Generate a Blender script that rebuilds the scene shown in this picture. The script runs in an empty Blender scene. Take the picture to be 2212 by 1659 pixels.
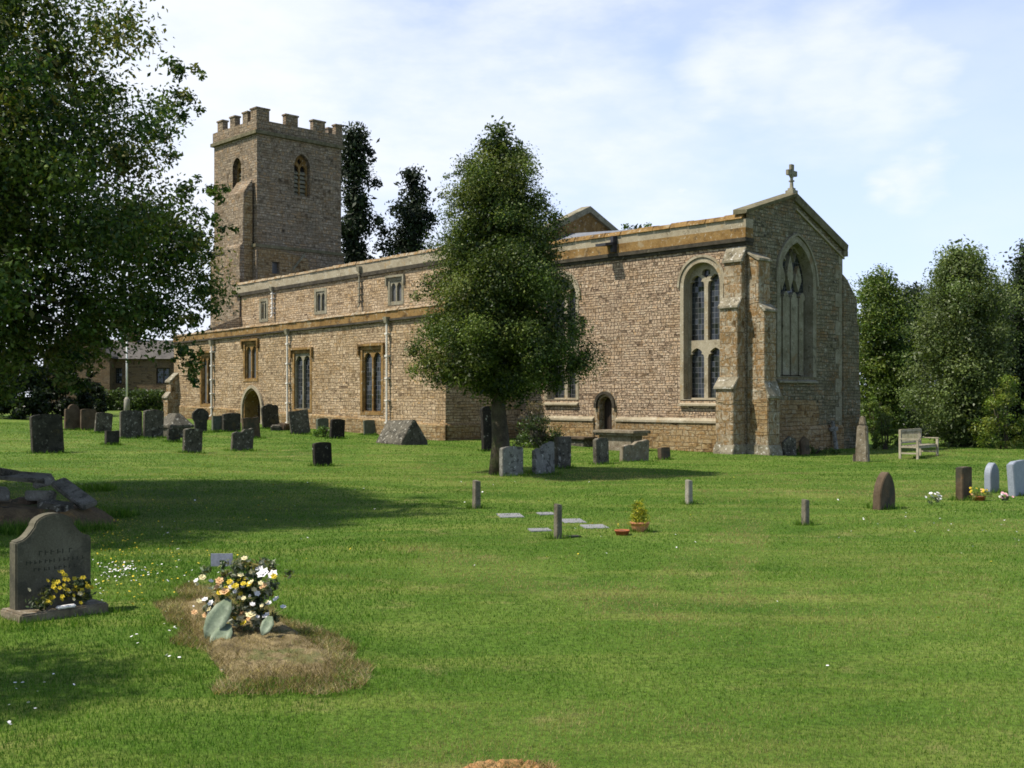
import bpy, bmesh, math, random
import numpy as np
from mathutils import Vector, Matrix
from mathutils.geometry import tessellate_polygon

# ------------------------------------------------------------------ camera, sky, sun
scene = bpy.context.scene
col = scene.collection
FOC, CX, HY, ZE = 2400.0, 1106.0, 860.0, 2.05      # survey of the photograph (2212 px wide)
cam_data = bpy.data.cameras.new('camera')
cam = bpy.data.objects.new('camera', cam_data); col.objects.link(cam)
cam.location = (0, 0, ZE); cam.rotation_euler = (math.radians(90), 0, 0)
cam_data.sensor_width = 36.0; cam_data.lens = 36.0 * FOC / 2212
cam_data.shift_y = (HY - 829.5) / 2212
cam_data.clip_start = 0.1; cam_data.clip_end = 3000
scene.camera = cam
scene.view_settings.view_transform = 'Standard'; scene.view_settings.look = 'None'
scene.view_settings.exposure = 0.68; scene.view_settings.gamma = 1.0
scene.cycles.max_bounces = 8; scene.cycles.transparent_max_bounces = 8
scene.cycles.filter_width = 1.7

SUN_EL = math.radians(57); SUN_DIR = Vector((-0.955, -0.296, 0)).normalized()
to_sun = Vector((SUN_DIR.x * math.cos(SUN_EL), SUN_DIR.y * math.cos(SUN_EL), math.sin(SUN_EL)))
sd = bpy.data.lights.new('sun', 'SUN'); sd.energy = 4.4; sd.angle = math.radians(0.9); sd.color = (1.0, 0.93, 0.82)
sun = bpy.data.objects.new('sun', sd); col.objects.link(sun)
sun.rotation_euler = to_sun.to_track_quat('Z', 'Y').to_euler()

def pxdir(px, py):
    return Vector(((px - CX) / FOC, 1.0, (HY - py) / FOC)).normalized()

world = bpy.data.worlds.new('World'); scene.world = world; world.use_nodes = True
def build_world():
    nt = world.node_tree; N = nt.nodes; L = nt.links; N.clear()
    out = N.new('ShaderNodeOutputWorld'); bg = N.new('ShaderNodeBackground'); bg.inputs[1].default_value = 0.1
    L.new(bg.outputs[0], out.inputs[0])
    sky = N.new('ShaderNodeTexSky'); sky.sky_type = 'NISHITA'; sky.sun_disc = False
    sky.sun_elevation = SUN_EL; sky.sun_rotation = math.atan2(SUN_DIR.x, SUN_DIR.y)
    sky.air_density = 1.0; sky.dust_density = 0.6; sky.ozone_density = 1.6
    tc = N.new('ShaderNodeTexCoord'); sep = N.new('ShaderNodeSeparateXYZ'); L.new(tc.outputs['Generated'], sep.inputs[0])
    def math_(op, a, b=None, c=None, clamp=False):
        n = N.new('ShaderNodeMath'); n.operation = op; n.use_clamp = clamp
        for i, x in enumerate((a, b, c)):
            if x is None: continue
            if isinstance(x, (int, float)): n.inputs[i].default_value = x
            else: L.new(x, n.inputs[i])
        return n.outputs[0]
    def smooth(x, a, b):
        n = N.new('ShaderNodeMapRange'); n.interpolation_type = 'SMOOTHSTEP'
        L.new(x, n.inputs[0]); n.inputs[1].default_value = a; n.inputs[2].default_value = b
        return n.outputs[0]
    mp = N.new('ShaderNodeMapping'); mp.inputs['Scale'].default_value = (1, 1, 2.6); L.new(tc.outputs['Generated'], mp.inputs[0])
    def noise(scale, detail=6, rough=.55, off=(0, 0, 0)):
        m = N.new('ShaderNodeMapping'); m.inputs['Location'].default_value = off; L.new(mp.outputs[0], m.inputs[0])
        n = N.new('ShaderNodeTexNoise'); n.inputs['Scale'].default_value = scale
        n.inputs['Detail'].default_value = detail; n.inputs['Roughness'].default_value = rough
        L.new(m.outputs[0], n.inputs['Vector']); return n.outputs['Fac']
    n1 = noise(4.2, 8, .55, (3.1, 1.7, 0)); n2 = noise(11, 6, .6, (1.3, 0, 2.0)); n3 = noise(2.2, 3, .5, (0, 5.0, 0))
    # thin white veil, thicker towards the sun side, thinning out to the right
    az = math_('DIVIDE', sep.outputs[0], math_('MAXIMUM', sep.outputs[1], .2))
    bias = math_('MULTIPLY_ADD', az, -1.35, .12)
    v = math_('ADD', bias, math_('MULTIPLY_ADD', n1, 1.5, math_('MULTIPLY', n2, .35)))
    veil = math_('MULTIPLY', smooth(v, .62, 1.35), .93)
    streak = math_('MULTIPLY', smooth(math_('MULTIPLY_ADD', n3, .7, math_('MULTIPLY', n1, .5)), .52, .85), .55)
    veil = math_('MAXIMUM', veil, streak)
    # separate cumulus puffs
    blobs = [(1560, 165, .045), (1660, 150, .060), (1790, 150, .075), (1910, 170, .056), (1760, 190, .045), (2000, 165, .036),
             (1960, 385, .027), (2010, 375, .022), (1915, 405, .016), (1468, 408, .010)]
    best = None
    warp = N.new('ShaderNodeTexNoise'); warp.inputs['Scale'].default_value = 16; warp.inputs['Detail'].default_value = 6
    L.new(mp.outputs[0], warp.inputs['Vector'])
    wv = N.new('ShaderNodeVectorMath'); wv.operation = 'MULTIPLY_ADD'; L.new(warp.outputs['Color'], wv.inputs[0])
    wv.inputs[1].default_value = (.07, .07, .05); wv.inputs[2].default_value = (-.035, -.035, -.025)
    wa = N.new('ShaderNodeVectorMath'); wa.operation = 'ADD'; L.new(wv.outputs[0], wa.inputs[0]); L.new(tc.outputs['Generated'], wa.inputs[1])
    for bx_, by_, r in blobs:
        d = pxdir(bx_, by_)
        sub = N.new('ShaderNodeVectorMath'); sub.operation = 'DISTANCE'; L.new(wa.outputs[0], sub.inputs[0]); sub.inputs[1].default_value = d
        q = math_('SUBTRACT', 1.0, math_('DIVIDE', sub.outputs['Value'], r))
        best = q if best is None else math_('SMOOTH_MAX', best, q, .15)
    puff = math_('MULTIPLY', smooth(math_('ADD', best, math_('MULTIPLY_ADD', n2, .9, -.45)), -.35, 1.0), .80)
    front = smooth(sep.outputs[1], .05, .45); low = math_('SUBTRACT', 1.0, smooth(sep.outputs[2], .38, .75))
    veil = math_('MULTIPLY', veil, math_('MULTIPLY_ADD', math_('MULTIPLY', front, low), .85, .15))
    cov = math_('MAXIMUM', veil, puff)
    mix = N.new('ShaderNodeMix'); mix.data_type = 'RGBA'
    L.new(cov, mix.inputs[0]); 
    # summer haze lifts the blue
    hz = N.new('ShaderNodeMix'); hz.data_type = 'RGBA'; L.new(math_('MULTIPLY', math_('SUBTRACT', 1.0, smooth(sep.outputs[2], .15, .6)), .66), hz.inputs[0])
    L.new(sky.outputs[0], hz.inputs[6]); hz.inputs[7].default_value = (5.5, 6.4, 8.9, 1)
    L.new(hz.outputs[2], mix.inputs[6])
    shade = N.new('ShaderNodeMix'); shade.data_type = 'RGBA'; L.new(smooth(n2, .35, .65), shade.inputs[0])
    shade.inputs[6].default_value = (5.8, 6.2, 7.1, 1); shade.inputs[7].default_value = (6.3, 6.55, 7.15, 1)
    L.new(shade.outputs[2], mix.inputs[7]); L.new(mix.outputs[2], bg.inputs[0])
build_world()

# ------------------------------------------------------------------ helpers
R = random.Random(7)
TH = math.radians(43.9)
WD = (-math.sin(TH), math.cos(TH)); ND = (math.cos(TH), math.sin(TH))    # church west / north
YC = 39.36; XC = (1612 - CX) / FOC * YC                                    # chancel corner
def solve_t(px, off):
    bx_ = XC + off * ND[0]; by_ = YC + off * ND[1]; k = (px - CX) / FOC
    return (bx_ - k * by_) / (k * WD[1] - WD[0])
def solve_n(px, t):
    bx_ = XC + t * WD[0]; by_ = YC + t * WD[1]; k = (px - CX) / FOC
    return (k * by_ - bx_) / (ND[0] - k * ND[1])
def zat(py, t, o): return ZE + (HY - py) / FOC * (YC + t * WD[1] + o * ND[1])
def S(px, py, off=0.0):                       # point of a south wall -> (east coordinate, height)
    t = solve_t(px, off); return (-t, zat(py, t, off))
def E(px, py, t=0.0):                         # point of an east wall -> (north coordinate, height)
    n = solve_n(px, t); return (n, zat(py, t, n))

def gz(x, y):
    t = (x - XC) * WD[0] + (y - YC) * WD[1] - 2.0
    s = 3.0
    sp = s * (math.log1p(math.exp(-abs(t) / s)) + max(t / s, 0))
    sp = 46 * math.tanh(sp / 46)
    b = .035 * math.sin(x * .55 + 1.3) * math.sin(y * .43 + .4) + .02 * math.sin(x * 1.3 + y * .9) * math.sin(y * 1.1 - x * .4)
    return .036 * sp + b * min(1, max(0, (y - 3) / 8))
def ground(px, py):
    lo, hi = 1.0, 400.0
    for _ in range(60):
        m = (lo + hi) / 2; x = (px - CX) / FOC * m
        if ZE - (py - HY) / FOC * m - gz(x, m) > 0: lo = m
        else: hi = m
    m = (lo + hi) / 2; x = (px - CX) / FOC * m
    return Vector((x, m, gz(x, m)))
def at(px, py, Y): return Vector(((px - CX) / FOC * Y, Y, ZE + (HY - py) / FOC * Y))

def tag(o, label=None, cat=None, group=None, kind=None):
    if label: o['label'] = label
    if cat: o['category'] = cat
    if group: o['group'] = group
    if kind: o['kind'] = kind
    return o
def thing(name, label, cat, loc=(0, 0, 0), rz=0.0, group=None):
    o = bpy.data.objects.new(name, None); col.objects.link(o); o.empty_display_size = .2
    o.location = loc; o.rotation_euler = (0, 0, rz)
    return tag(o, label, cat, group)

class MB:
    def __init__(s): s.v = []; s.f = []
    def add(s, vs, fs):
        b = len(s.v); s.v += [tuple(p) for p in vs]; s.f += [tuple(b + i for i in f) for f in fs]
    def box(s, x0, x1, y0, y1, z0, z1, M=None):
        vs = [Vector(p) for p in ((x0, y0, z0), (x1, y0, z0), (x1, y1, z0), (x0, y1, z0), (x0, y0, z1), (x1, y0, z1), (x1, y1, z1), (x0, y1, z1))]
        if M is not None: vs = [M @ p for p in vs]
        s.add(vs, [(3, 2, 1, 0), (4, 5, 6, 7), (0, 1, 5, 4), (1, 2, 6, 5), (2, 3, 7, 6), (3, 0, 4, 7)])
    def extrude(s, a, b):                     # two matching rings of points, capped
        n = len(a); s.add(list(a) + list(b), [tuple(range(n - 1, -1, -1)), tuple(range(n, 2 * n))] + [(i, (i + 1) % n, n + (i + 1) % n, n + i) for i in range(n)])
    def tube(s, pts, rad, n=7, cap=True):
        pts = [Vector(p) for p in pts]; rings = []
        if isinstance(rad, (int, float)): rad = [rad] * len(pts)
        for i, p in enumerate(pts):
            d = (pts[min(i + 1, len(pts) - 1)] - pts[max(i - 1, 0)])
            d = d.normalized() if d.length > 1e-9 else Vector((0, 0, 1))
            u = d.orthogonal().normalized() if i == 0 else (pu - d * pu.dot(d)).normalized()
            pu = u; w = d.cross(u)
            rings.append([p + (u * math.cos(2 * math.pi * k / n) + w * math.sin(2 * math.pi * k / n)) * rad[i] for k in range(n)])
        vs = [q for r in rings for q in r]; fs = []
        for i in range(len(rings) - 1):
            for k in range(n): fs.append((i * n + k, i * n + (k + 1) % n, (i + 1) * n + (k + 1) % n, (i + 1) * n + k))
        if cap: fs.append(tuple(range(n - 1, -1, -1))); fs.append(tuple((len(rings) - 1) * n + k for k in range(n)))
        s.add(vs, fs)
    def lathe(s, prof, n=20, c=(0, 0, 0)):
        vs = []; fs = []
        for r, z in prof:
            for k in range(n): vs.append((c[0] + r * math.cos(2 * math.pi * k / n), c[1] + r * math.sin(2 * math.pi * k / n), c[2] + z))
        for i in range(len(prof) - 1):
            for k in range(n): fs.append((i * n + k, i * n + (k + 1) % n, (i + 1) * n + (k + 1) % n, (i + 1) * n + k))
        fs.append(tuple(range(n - 1, -1, -1))); fs.append(tuple((len(prof) - 1) * n + k for k in range(n)))
        s.add(vs, fs)
    def plate(s, plane, off, outer, holes=(), thick=.1, outer_sides=True, back=False):
        """flat stone plate; plane S: faces -y at y=off, plane E: faces +x at x=off; thickness goes inward"""
        def P(h, z, d): return (h, off + d, z) if plane == 'S' else (off - d, h, z)
        loops = [list(outer)] + [list(h) for h in holes]
        flat = [p for l in loops for p in l]
        tris = tessellate_polygon([[Vector((p[0], p[1], 0)) for p in l] for l in loops])
        s.add([P(p[0], p[1], 0) for p in flat], tris)
        if back: s.add([P(p[0], p[1], thick) for p in flat], tris)
        for i, l in enumerate(loops):
            if i == 0 and not outer_sides: continue
            n = len(l)
            s.add([P(p[0], p[1], 0) for p in l] + [P(p[0], p[1], thick) for p in l], [(k, (k + 1) % n, n + (k + 1) % n, n + k) for k in range(n)])
    def buttress(s, plane, off, h0, h1, prof):     # prof: (projection, z) from bottom to top
        pts = [(0, prof[0][1])] + list(prof) + [(0, prof[-1][1])] if prof[-1][0] > 0 else [(0, prof[0][1])] + list(prof)
        def P(h, p, z): return (h, off - p, z) if plane == 'S' else (off + p, h, z)
        s.extrude([P(h0, p, z) for p, z in pts], [P(h1, p, z) for p, z in pts])
    def build(s, name, mat, parent=None, bevel=0.0, smooth=False, loc=None, rot=None):
        bm = bmesh.new(); bv = [bm.verts.new(p) for p in s.v]
        for f in s.f:
            try: bm.faces.new([bv[i] for i in f])
            except ValueError: pass
        if bevel:
            bmesh.ops.remove_doubles(bm, verts=bm.verts, dist=1e-5)
            bmesh.ops.recalc_face_normals(bm, faces=bm.faces)
            es = [e for e in bm.edges if len(e.link_faces) == 2 and e.calc_face_angle(0) > .6]
            bmesh.ops.bevel(bm, geom=es, offset=bevel, segments=2, affect='EDGES', clamp_overlap=True)
        bm.normal_update()
        uv = bm.loops.layers.uv.new('UVMap')
        for f in bm.faces:
            n = f.normal; a = (abs(n.x), abs(n.y), abs(n.z))
            f.smooth = smooth
            for l in f.loops:
                p = l.vert.co
                l[uv].uv = (p.x, p.y) if a[2] > .75 else ((p.y, p.z) if a[0] >= a[1] else (p.x, p.z))
        me = bpy.data.meshes.new(name); bm.to_mesh(me); bm.free()
        o = bpy.data.objects.new(name, me); col.objects.link(o)
        if mat: me.materials.append(mat)
        if parent: o.parent = parent
        if loc is not None: o.location = loc
        if rot is not None: o.rotation_euler = rot
        return o

def arch(hc, a, z0, zs, rise, n=10, cusp=0.0):
    """pointed arch outline, from bottom left round over the top"""
    rise = max(rise, a * 1.0001); Rr = (a * a + rise * rise) / (2 * a); pts = [(hc - a, z0)]
    amax = math.atan2(rise, Rr - a); left = []
    for i in range(n + 1):
        g = amax * i / n; x = hc - a + Rr - Rr * math.cos(g); z = zs + Rr * math.sin(g)
        left.append((x, z))
    if cusp:
        k = int(n * .48); x, z = left[k]; left[k] = (x + cusp, z - cusp * .35)
    pts += left + [(2 * hc - x, z) for x, z in reversed(left[:-1])] + [(hc + a, z0)]
    return pts
def rect(h0, h1, z0, z1): return [(h0, z0), (h0, z1), (h1, z1), (h1, z0)]

# ------------------------------------------------------------------ materials
def newmat(name):
    m = bpy.data.materials.new(name); m.use_nodes = True; nt = m.node_tree
    b = nt.nodes['Principled BSDF']; b.inputs['Roughness'].default_value = .9; b.inputs['Specular IOR Level'].default_value = .2
    return m, nt, b
def ramp(nt, fac, stops, interp='LINEAR'):
    r = nt.nodes.new('ShaderNodeValToRGB'); cr = r.color_ramp; cr.interpolation = interp
    while len(cr.elements) < len(stops): cr.elements.new(.5)
    for e, (p, c) in zip(cr.elements, stops): e.position = p; e.color = (c[0], c[1], c[2], 1)
    nt.links.new(fac, r.inputs[0]); return r.outputs[0]
def noise(nt, vec, scale, detail=4, rough=.6):
    n = nt.nodes.new('ShaderNodeTexNoise'); n.inputs['Scale'].default_value = scale; n.inputs['Detail'].default_value = detail
    n.inputs['Roughness'].default_value = rough
    if vec is not None: nt.links.new(vec, n.inputs['Vector'])
    return n.outputs['Fac']
def mixc(nt, fac, a, b, mode='MIX'):
    m = nt.nodes.new('ShaderNodeMix'); m.data_type = 'RGBA'; m.blend_type = mode
    for sock, x in ((m.inputs[0], fac), (m.inputs[6], a), (m.inputs[7], b)):
        if isinstance(x, (int, float)): sock.default_value = x
        elif isinstance(x, tuple): sock.default_value = (x[0], x[1], x[2], 1)
        else: nt.links.new(x, sock)
    return m.outputs[2]
def mrange(nt, x, a, b, c=0.0, d=1.0):
    n = nt.nodes.new('ShaderNodeMapRange'); nt.links.new(x, n.inputs[0])
    for i, v in enumerate((a, b, c, d)): n.inputs[1 + i].default_value = v
    return n.outputs[0]
def bump(nt, b, h, strength=.6, dist=.03):
    n = nt.nodes.new('ShaderNodeBump'); n.inputs['Strength'].default_value = strength; n.inputs['Distance'].default_value = dist
    nt.links.new(h, n.inputs['Height']); nt.links.new(n.outputs[0], b.inputs['Normal'])

def masonry(name, pal, row=.11, width=.34, mortar=.012, joint=(.17, .14, .10), stain=((.10, .09, .07), .35), lichen=None, warp=.035, depth=.035, ochre=None):
    """coursed rubble: a palette per stone, irregular joints, weather stains"""
    m, nt, b = newmat(name); L = nt.links
    tc = nt.nodes.new('ShaderNodeTexCoord'); uv = tc.outputs['UV']; ob = tc.outputs['Object']
    wn = nt.nodes.new('ShaderNodeTexNoise'); wn.inputs['Scale'].default_value = 2.3; wn.inputs['Detail'].default_value = 3; L.new(uv, wn.inputs['Vector'])
    vm = nt.nodes.new('ShaderNodeVectorMath'); vm.operation = 'MULTIPLY_ADD'; L.new(wn.outputs['Color'], vm.inputs[0])
    vm.inputs[1].default_value = (warp * 6, warp * 1.6, 0); L.new(uv, vm.inputs[2])
    w2 = nt.nodes.new('ShaderNodeTexNoise'); w2.inputs['Scale'].default_value = 11; w2.inputs['Detail'].default_value = 2; L.new(uv, w2.inputs['Vector'])
    v2 = nt.nodes.new('ShaderNodeVectorMath'); v2.operation = 'MULTIPLY_ADD'; L.new(w2.outputs['Color'], v2.inputs[0]); v2.inputs[1].default_value = (.05, .02, 0); L.new(vm.outputs[0], v2.inputs[2])
    def brick(w, h, off, sq, f):
        t = nt.nodes.new('ShaderNodeTexBrick'); L.new(v2.outputs[0], t.inputs['Vector'])
        t.inputs['Color1'].default_value = (0, 0, 0, 1); t.inputs['Color2'].default_value = (1, 1, 1, 1); t.inputs['Mortar'].default_value = (.5, .5, .5, 1)
        t.inputs['Scale'].default_value = 1.0; t.inputs['Mortar Size'].default_value = mortar; t.inputs['Mortar Smooth'].default_value = .5
        t.inputs['Brick Width'].default_value = w; t.inputs['Row Height'].default_value = h; t.offset = off; t.squash = sq; t.squash_frequency = f
        sp_ = nt.nodes.new('ShaderNodeSeparateColor'); L.new(t.outputs['Color'], sp_.inputs[0]); return sp_.outputs[0], t.outputs['Fac']
    gA, fA = brick(width, row, .43, 1.6, 3); gB, fB = brick(width * .72, row * 1.53, .37, .7, 2); gC, _ = brick(width * 2.3, row * 3, .41, .8, 2)
    mk = nt.nodes.new('ShaderNodeMapping'); mk.inputs['Scale'].default_value = (.8, 2.4, 1); L.new(uv, mk.inputs[0])
    msk = mrange(nt, noise(nt, mk.outputs[0], 1.1, 2), .49, .53)
    def pick(a_, b_):
        m_ = nt.nodes.new('ShaderNodeMix'); m_.data_type = 'FLOAT'; L.new(msk, m_.inputs[0]); L.new(a_, m_.inputs[2]); L.new(b_, m_.inputs[3]); return m_.outputs[0]
    gm, fm = pick(gA, gB), pick(fA, fB)
    an = nt.nodes.new('ShaderNodeMapping'); an.inputs['Scale'].default_value = (.32 / width, .95 / row * .1, 1); L.new(v2.outputs[0], an.inputs[0])
    fleck = noise(nt, an.outputs[0], 7.5, 3, .75)
    fine = noise(nt, uv, 9, 5, .7)
    a = nt.nodes.new('ShaderNodeMath'); a.operation = 'MULTIPLY_ADD'; L.new(gm, a.inputs[0]); a.inputs[1].default_value = .60
    a2 = nt.nodes.new('ShaderNodeMath'); a2.operation = 'MULTIPLY_ADD'; L.new(fleck, a2.inputs[0]); a2.inputs[1].default_value = .95; a2.inputs[2].default_value = -.36
    a3 = nt.nodes.new('ShaderNodeMath'); a3.operation = 'MULTIPLY_ADD'; L.new(gC, a3.inputs[0]); a3.inputs[1].default_value = .14; L.new(a2.outputs[0], a3.inputs[2])
    L.new(a3.outputs[0], a.inputs[2])
    n = len(pal); c = ramp(nt, a.outputs[0], [((i + .5) / n, p) for i, p in enumerate(pal)])
    big = noise(nt, ob, .55, 5, .6); c = mixc(nt, mrange(nt, big, .52, .72, 0, stain[1]), c, stain[0])
    if ochre:
        o2 = nt.nodes.new('ShaderNodeVectorMath'); o2.operation = 'ADD'; L.new(ob, o2.inputs[0]); o2.inputs[1].default_value = (9.1, 4.7, 2.2)
        c = mixc(nt, mrange(nt, noise(nt, o2.outputs[0], 1.1, 6, .7), .50, .60, 0, ochre[1]), c, ochre[0])
    if lichen:
        sp = noise(nt, ob, 5.5, 4, .7); c = mixc(nt, mrange(nt, sp, .56, .66, 0, lichen[1]), c, lichen[0])
    grit = noise(nt, ob, 30, 3, .7); c = mixc(nt, 1.0, c, ramp(nt, grit, [(.3, (.72, .72, .72)), (.7, (1.18, 1.18, 1.18))]), 'MULTIPLY')
    gap_ = nt.nodes.new('ShaderNodeMath'); gap_.operation = 'MULTIPLY'; L.new(fm, gap_.inputs[0]); L.new(mrange(nt, noise(nt, uv, 6, 3), .30, .55, .35, 1), gap_.inputs[1])
    c = mixc(nt, gap_.outputs[0], c, joint); L.new(c, b.inputs['Base Color'])
    h = nt.nodes.new('ShaderNodeMath'); h.operation = 'MULTIPLY_ADD'; L.new(fm, h.inputs[0]); h.inputs[1].default_value = -1.0
    hh = nt.nodes.new('ShaderNodeMath'); hh.operation = 'MULTIPLY_ADD'; L.new(fine, hh.inputs[0]); hh.inputs[1].default_value = 1.1; L.new(gm, hh.inputs[2])
    L.new(hh.outputs[0], h.inputs[2]); bump(nt, b, h.outputs[0], .9, depth)
    return m
def blotch(name, cols, scale=3.0, spots=None, grit=40, bmp=.4, rough=.9, drip=None):
    """weathered stone, earth, wood and the like: soft blotches, spots and grit"""
    m, nt, b = newmat(name); L = nt.links; b.inputs['Roughness'].default_value = rough
    tc = nt.nodes.new('ShaderNodeTexCoord'); oi = nt.nodes.new('ShaderNodeObjectInfo')
    ad = nt.nodes.new('ShaderNodeVectorMath'); ad.operation = 'MULTIPLY_ADD'; L.new(oi.outputs['Random'], ad.inputs[0]); ad.inputs[1].default_value = (37, 19, 53); L.new(tc.outputs['Object'], ad.inputs[2])
    v = ad.outputs[0]
    n = len(cols); c = ramp(nt, noise(nt, v, scale, 6, .65), [(.3 + .4 * i / max(1, n - 1), p) for i, p in enumerate(cols)])
    if spots:
        for k, (sc, sca, lo, amt) in enumerate(spots):
            w_ = nt.nodes.new('ShaderNodeVectorMath'); w_.operation = 'ADD'; L.new(v, w_.inputs[0]); w_.inputs[1].default_value = (k * 7.3, 3.1, k * 1.7)
            c = mixc(nt, mrange(nt, noise(nt, w_.outputs[0], sca, 4, .65), lo, lo + .06, 0, amt), c, sc)
    c = mixc(nt, 1.0, c, ramp(nt, noise(nt, v, grit, 3, .7), [(.3, (.75, .75, .75)), (.7, (1.2, 1.2, 1.2))]), 'MULTIPLY')
    L.new(c, b.inputs['Base Color'])
    if bmp: bump(nt, b, noise(nt, v, grit * .5, 5, .7), bmp, .02)
    return m
def leafmat(name, trans=.35, rough=.45, spec=.35):
    m, nt, b = newmat(name); L = nt.links
    at_ = nt.nodes.new('ShaderNodeAttribute'); at_.attribute_name = 'tint'
    L.new(at_.outputs['Color'], b.inputs['Base Color']); b.inputs['Roughness'].default_value = rough; b.inputs['Specular IOR Level'].default_value = spec
    tr = nt.nodes.new('ShaderNodeBsdfTranslucent'); L.new(mixc(nt, 1.0, at_.outputs['Color'], (1.25, 1.3, .6), 'MULTIPLY'), tr.inputs[0])
    mx = nt.nodes.new('ShaderNodeMixShader'); mx.inputs[0].default_value = trans
    L.new(b.outputs[0], mx.inputs[1]); L.new(tr.outputs[0], mx.inputs[2]); L.new(mx.outputs[0], nt.nodes['Material Output'].inputs[0])
    return m
def plain(name, c, rough=.7, var=.15, scale=12):
    d = tuple(x * (1 - var) for x in c); u = tuple(min(1, x * (1 + var)) for x in c)
    return blotch(name, [d, c, u], scale, None, 60, .12, rough)

STONE_PAL = [(0.040, 0.027, 0.017), (0.137, 0.093, 0.058), (0.331, 0.236, 0.156), (0.445, 0.336, 0.226), (0.211, 0.145, 0.093), (0.502, 0.399, 0.285), (0.353, 0.211, 0.100), (0.616, 0.530, 0.410)]
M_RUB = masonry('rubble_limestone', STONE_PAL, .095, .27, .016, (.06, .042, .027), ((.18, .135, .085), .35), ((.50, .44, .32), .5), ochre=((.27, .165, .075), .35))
M_RUBP = masonry('pale_rubble_limestone', [(0.080, 0.051, 0.032), (0.205, 0.141, 0.078), (0.433, 0.325, 0.203), (0.291, 0.205, 0.117), (0.524, 0.413, 0.274), (0.331, 0.196, 0.074), (0.604, 0.496, 0.348)], .115, .32, .015, (.085, .06, .033), ((.20, .15, .09), .45), ((.44, .38, .27), .35), ochre=((.24, .15, .06), .45))
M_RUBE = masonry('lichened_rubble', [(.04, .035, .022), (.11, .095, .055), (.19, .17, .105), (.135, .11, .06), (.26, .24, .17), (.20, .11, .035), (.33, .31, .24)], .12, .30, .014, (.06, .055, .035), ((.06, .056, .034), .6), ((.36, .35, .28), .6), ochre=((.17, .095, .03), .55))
M_TOW = masonry('grey_tower_rubble', [(0.043, 0.032, 0.022), (0.140, 0.103, 0.065), (0.270, 0.214, 0.153), (0.173, 0.127, 0.084), (0.346, 0.283, 0.205), (0.238, 0.140, 0.059), (0.432, 0.367, 0.281)], .15, .36, .016, (.085, .065, .04), ((.12, .10, .068), .5), ((.34, .32, .26), .4), ochre=((.17, .10, .04), .4))
M_IRON = masonry('ironstone_courses', [(.07, .04, .018), (.19, .115, .045), (.26, .175, .08), (.31, .235, .13), (.21, .115, .035), (.34, .275, .17), (.17, .10, .035)], .15, .40, .014, (.085, .055, .028), ((.13, .10, .055), .5), ((.38, .33, .23), .45))
M_IRONB = blotch('ochre_ironstone', [(.06, .036, .014), (.16, .092, .028), (.23, .142, .05), (.13, .07, .021)], 1.8, [((.40, .36, .27), 8, .60, .7), ((.06, .045, .025), 4, .60, .6), ((.30, .26, .17), 1.2, .60, .5)], 25, .4)
M_ASH = blotch('pale_ashlar', [(0.194, 0.158, 0.101), (0.273, 0.233, 0.158), (0.343, 0.304, 0.220)], 1.5, [((.11, .09, .055), 3, .60, .55), ((.50, .47, .38), 12, .60, .6), ((.27, .17, .06), 2.2, .60, .5)], 30, .35)
M_ASHG = blotch('grey_green_ashlar', [(.13, .115, .07), (.20, .18, .12), (.27, .25, .18)], 1.6, [((.06, .055, .035), 4, .58, .6), ((.40, .38, .30), 10, .60, .6), ((.17, .10, .035), 2, .60, .5)], 30, .35)
M_SHADE = blotch('dark_shadow_moulding', [(.022, .019, .013), (.045, .038, .026), (.075, .065, .045)], 2.5, [((.22, .19, .13), 6, .64, .6)], 30, .4)  # near-black cornices paint in the shadow line under parapets; door hood simply dark
M_ASHD = blotch('mossy_coping', [(.06, .055, .03), (.12, .105, .06), (.18, .16, .10)], 2.5, [((.30, .28, .2), 8, .62, .6)], 30, .5)
M_ASHI = masonry('patchwork_quoins', [(.09, .05, .015), (.30, .25, .165), (.19, .105, .03), (.36, .31, .22), (.23, .135, .05), (.34, .295, .21), (.17, .095, .03)], .40, .62, .012, (.10, .08, .05), ((.075, .062, .035), .6), ((.44, .42, .34), .6), warp=.02, ochre=((.20, .105, .03), .4))
M_SLABS = blotch('lichened_slabs', [(.10, .085, .05), (.20, .175, .12), (.28, .25, .185)], 2.2, [((.50, .48, .42), 7, .58, .8), ((.06, .052, .035), 5, .58, .7)], 30, .5)
M_LEAD = blotch('lead_sheet', [(.13, .14, .155), (.21, .22, .24)], .8, None, 10, .1, .6)
M_SLATE = blotch('roof_slates', [(.05, .046, .042), (.085, .077, .068), (.12, .108, .095)], 2.0, None, 14, .5)
M_DARK = plain('dark_interior', (.012, .011, .010), .9)
M_OAK = plain('old_oak', (.035, .024, .016), .7, .3)
M_WPIPE = plain('cream_painted_pipe', (.62, .58, .50), .5, .08)
M_IPIPE = plain('black_iron', (.04, .04, .045), .5)
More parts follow.
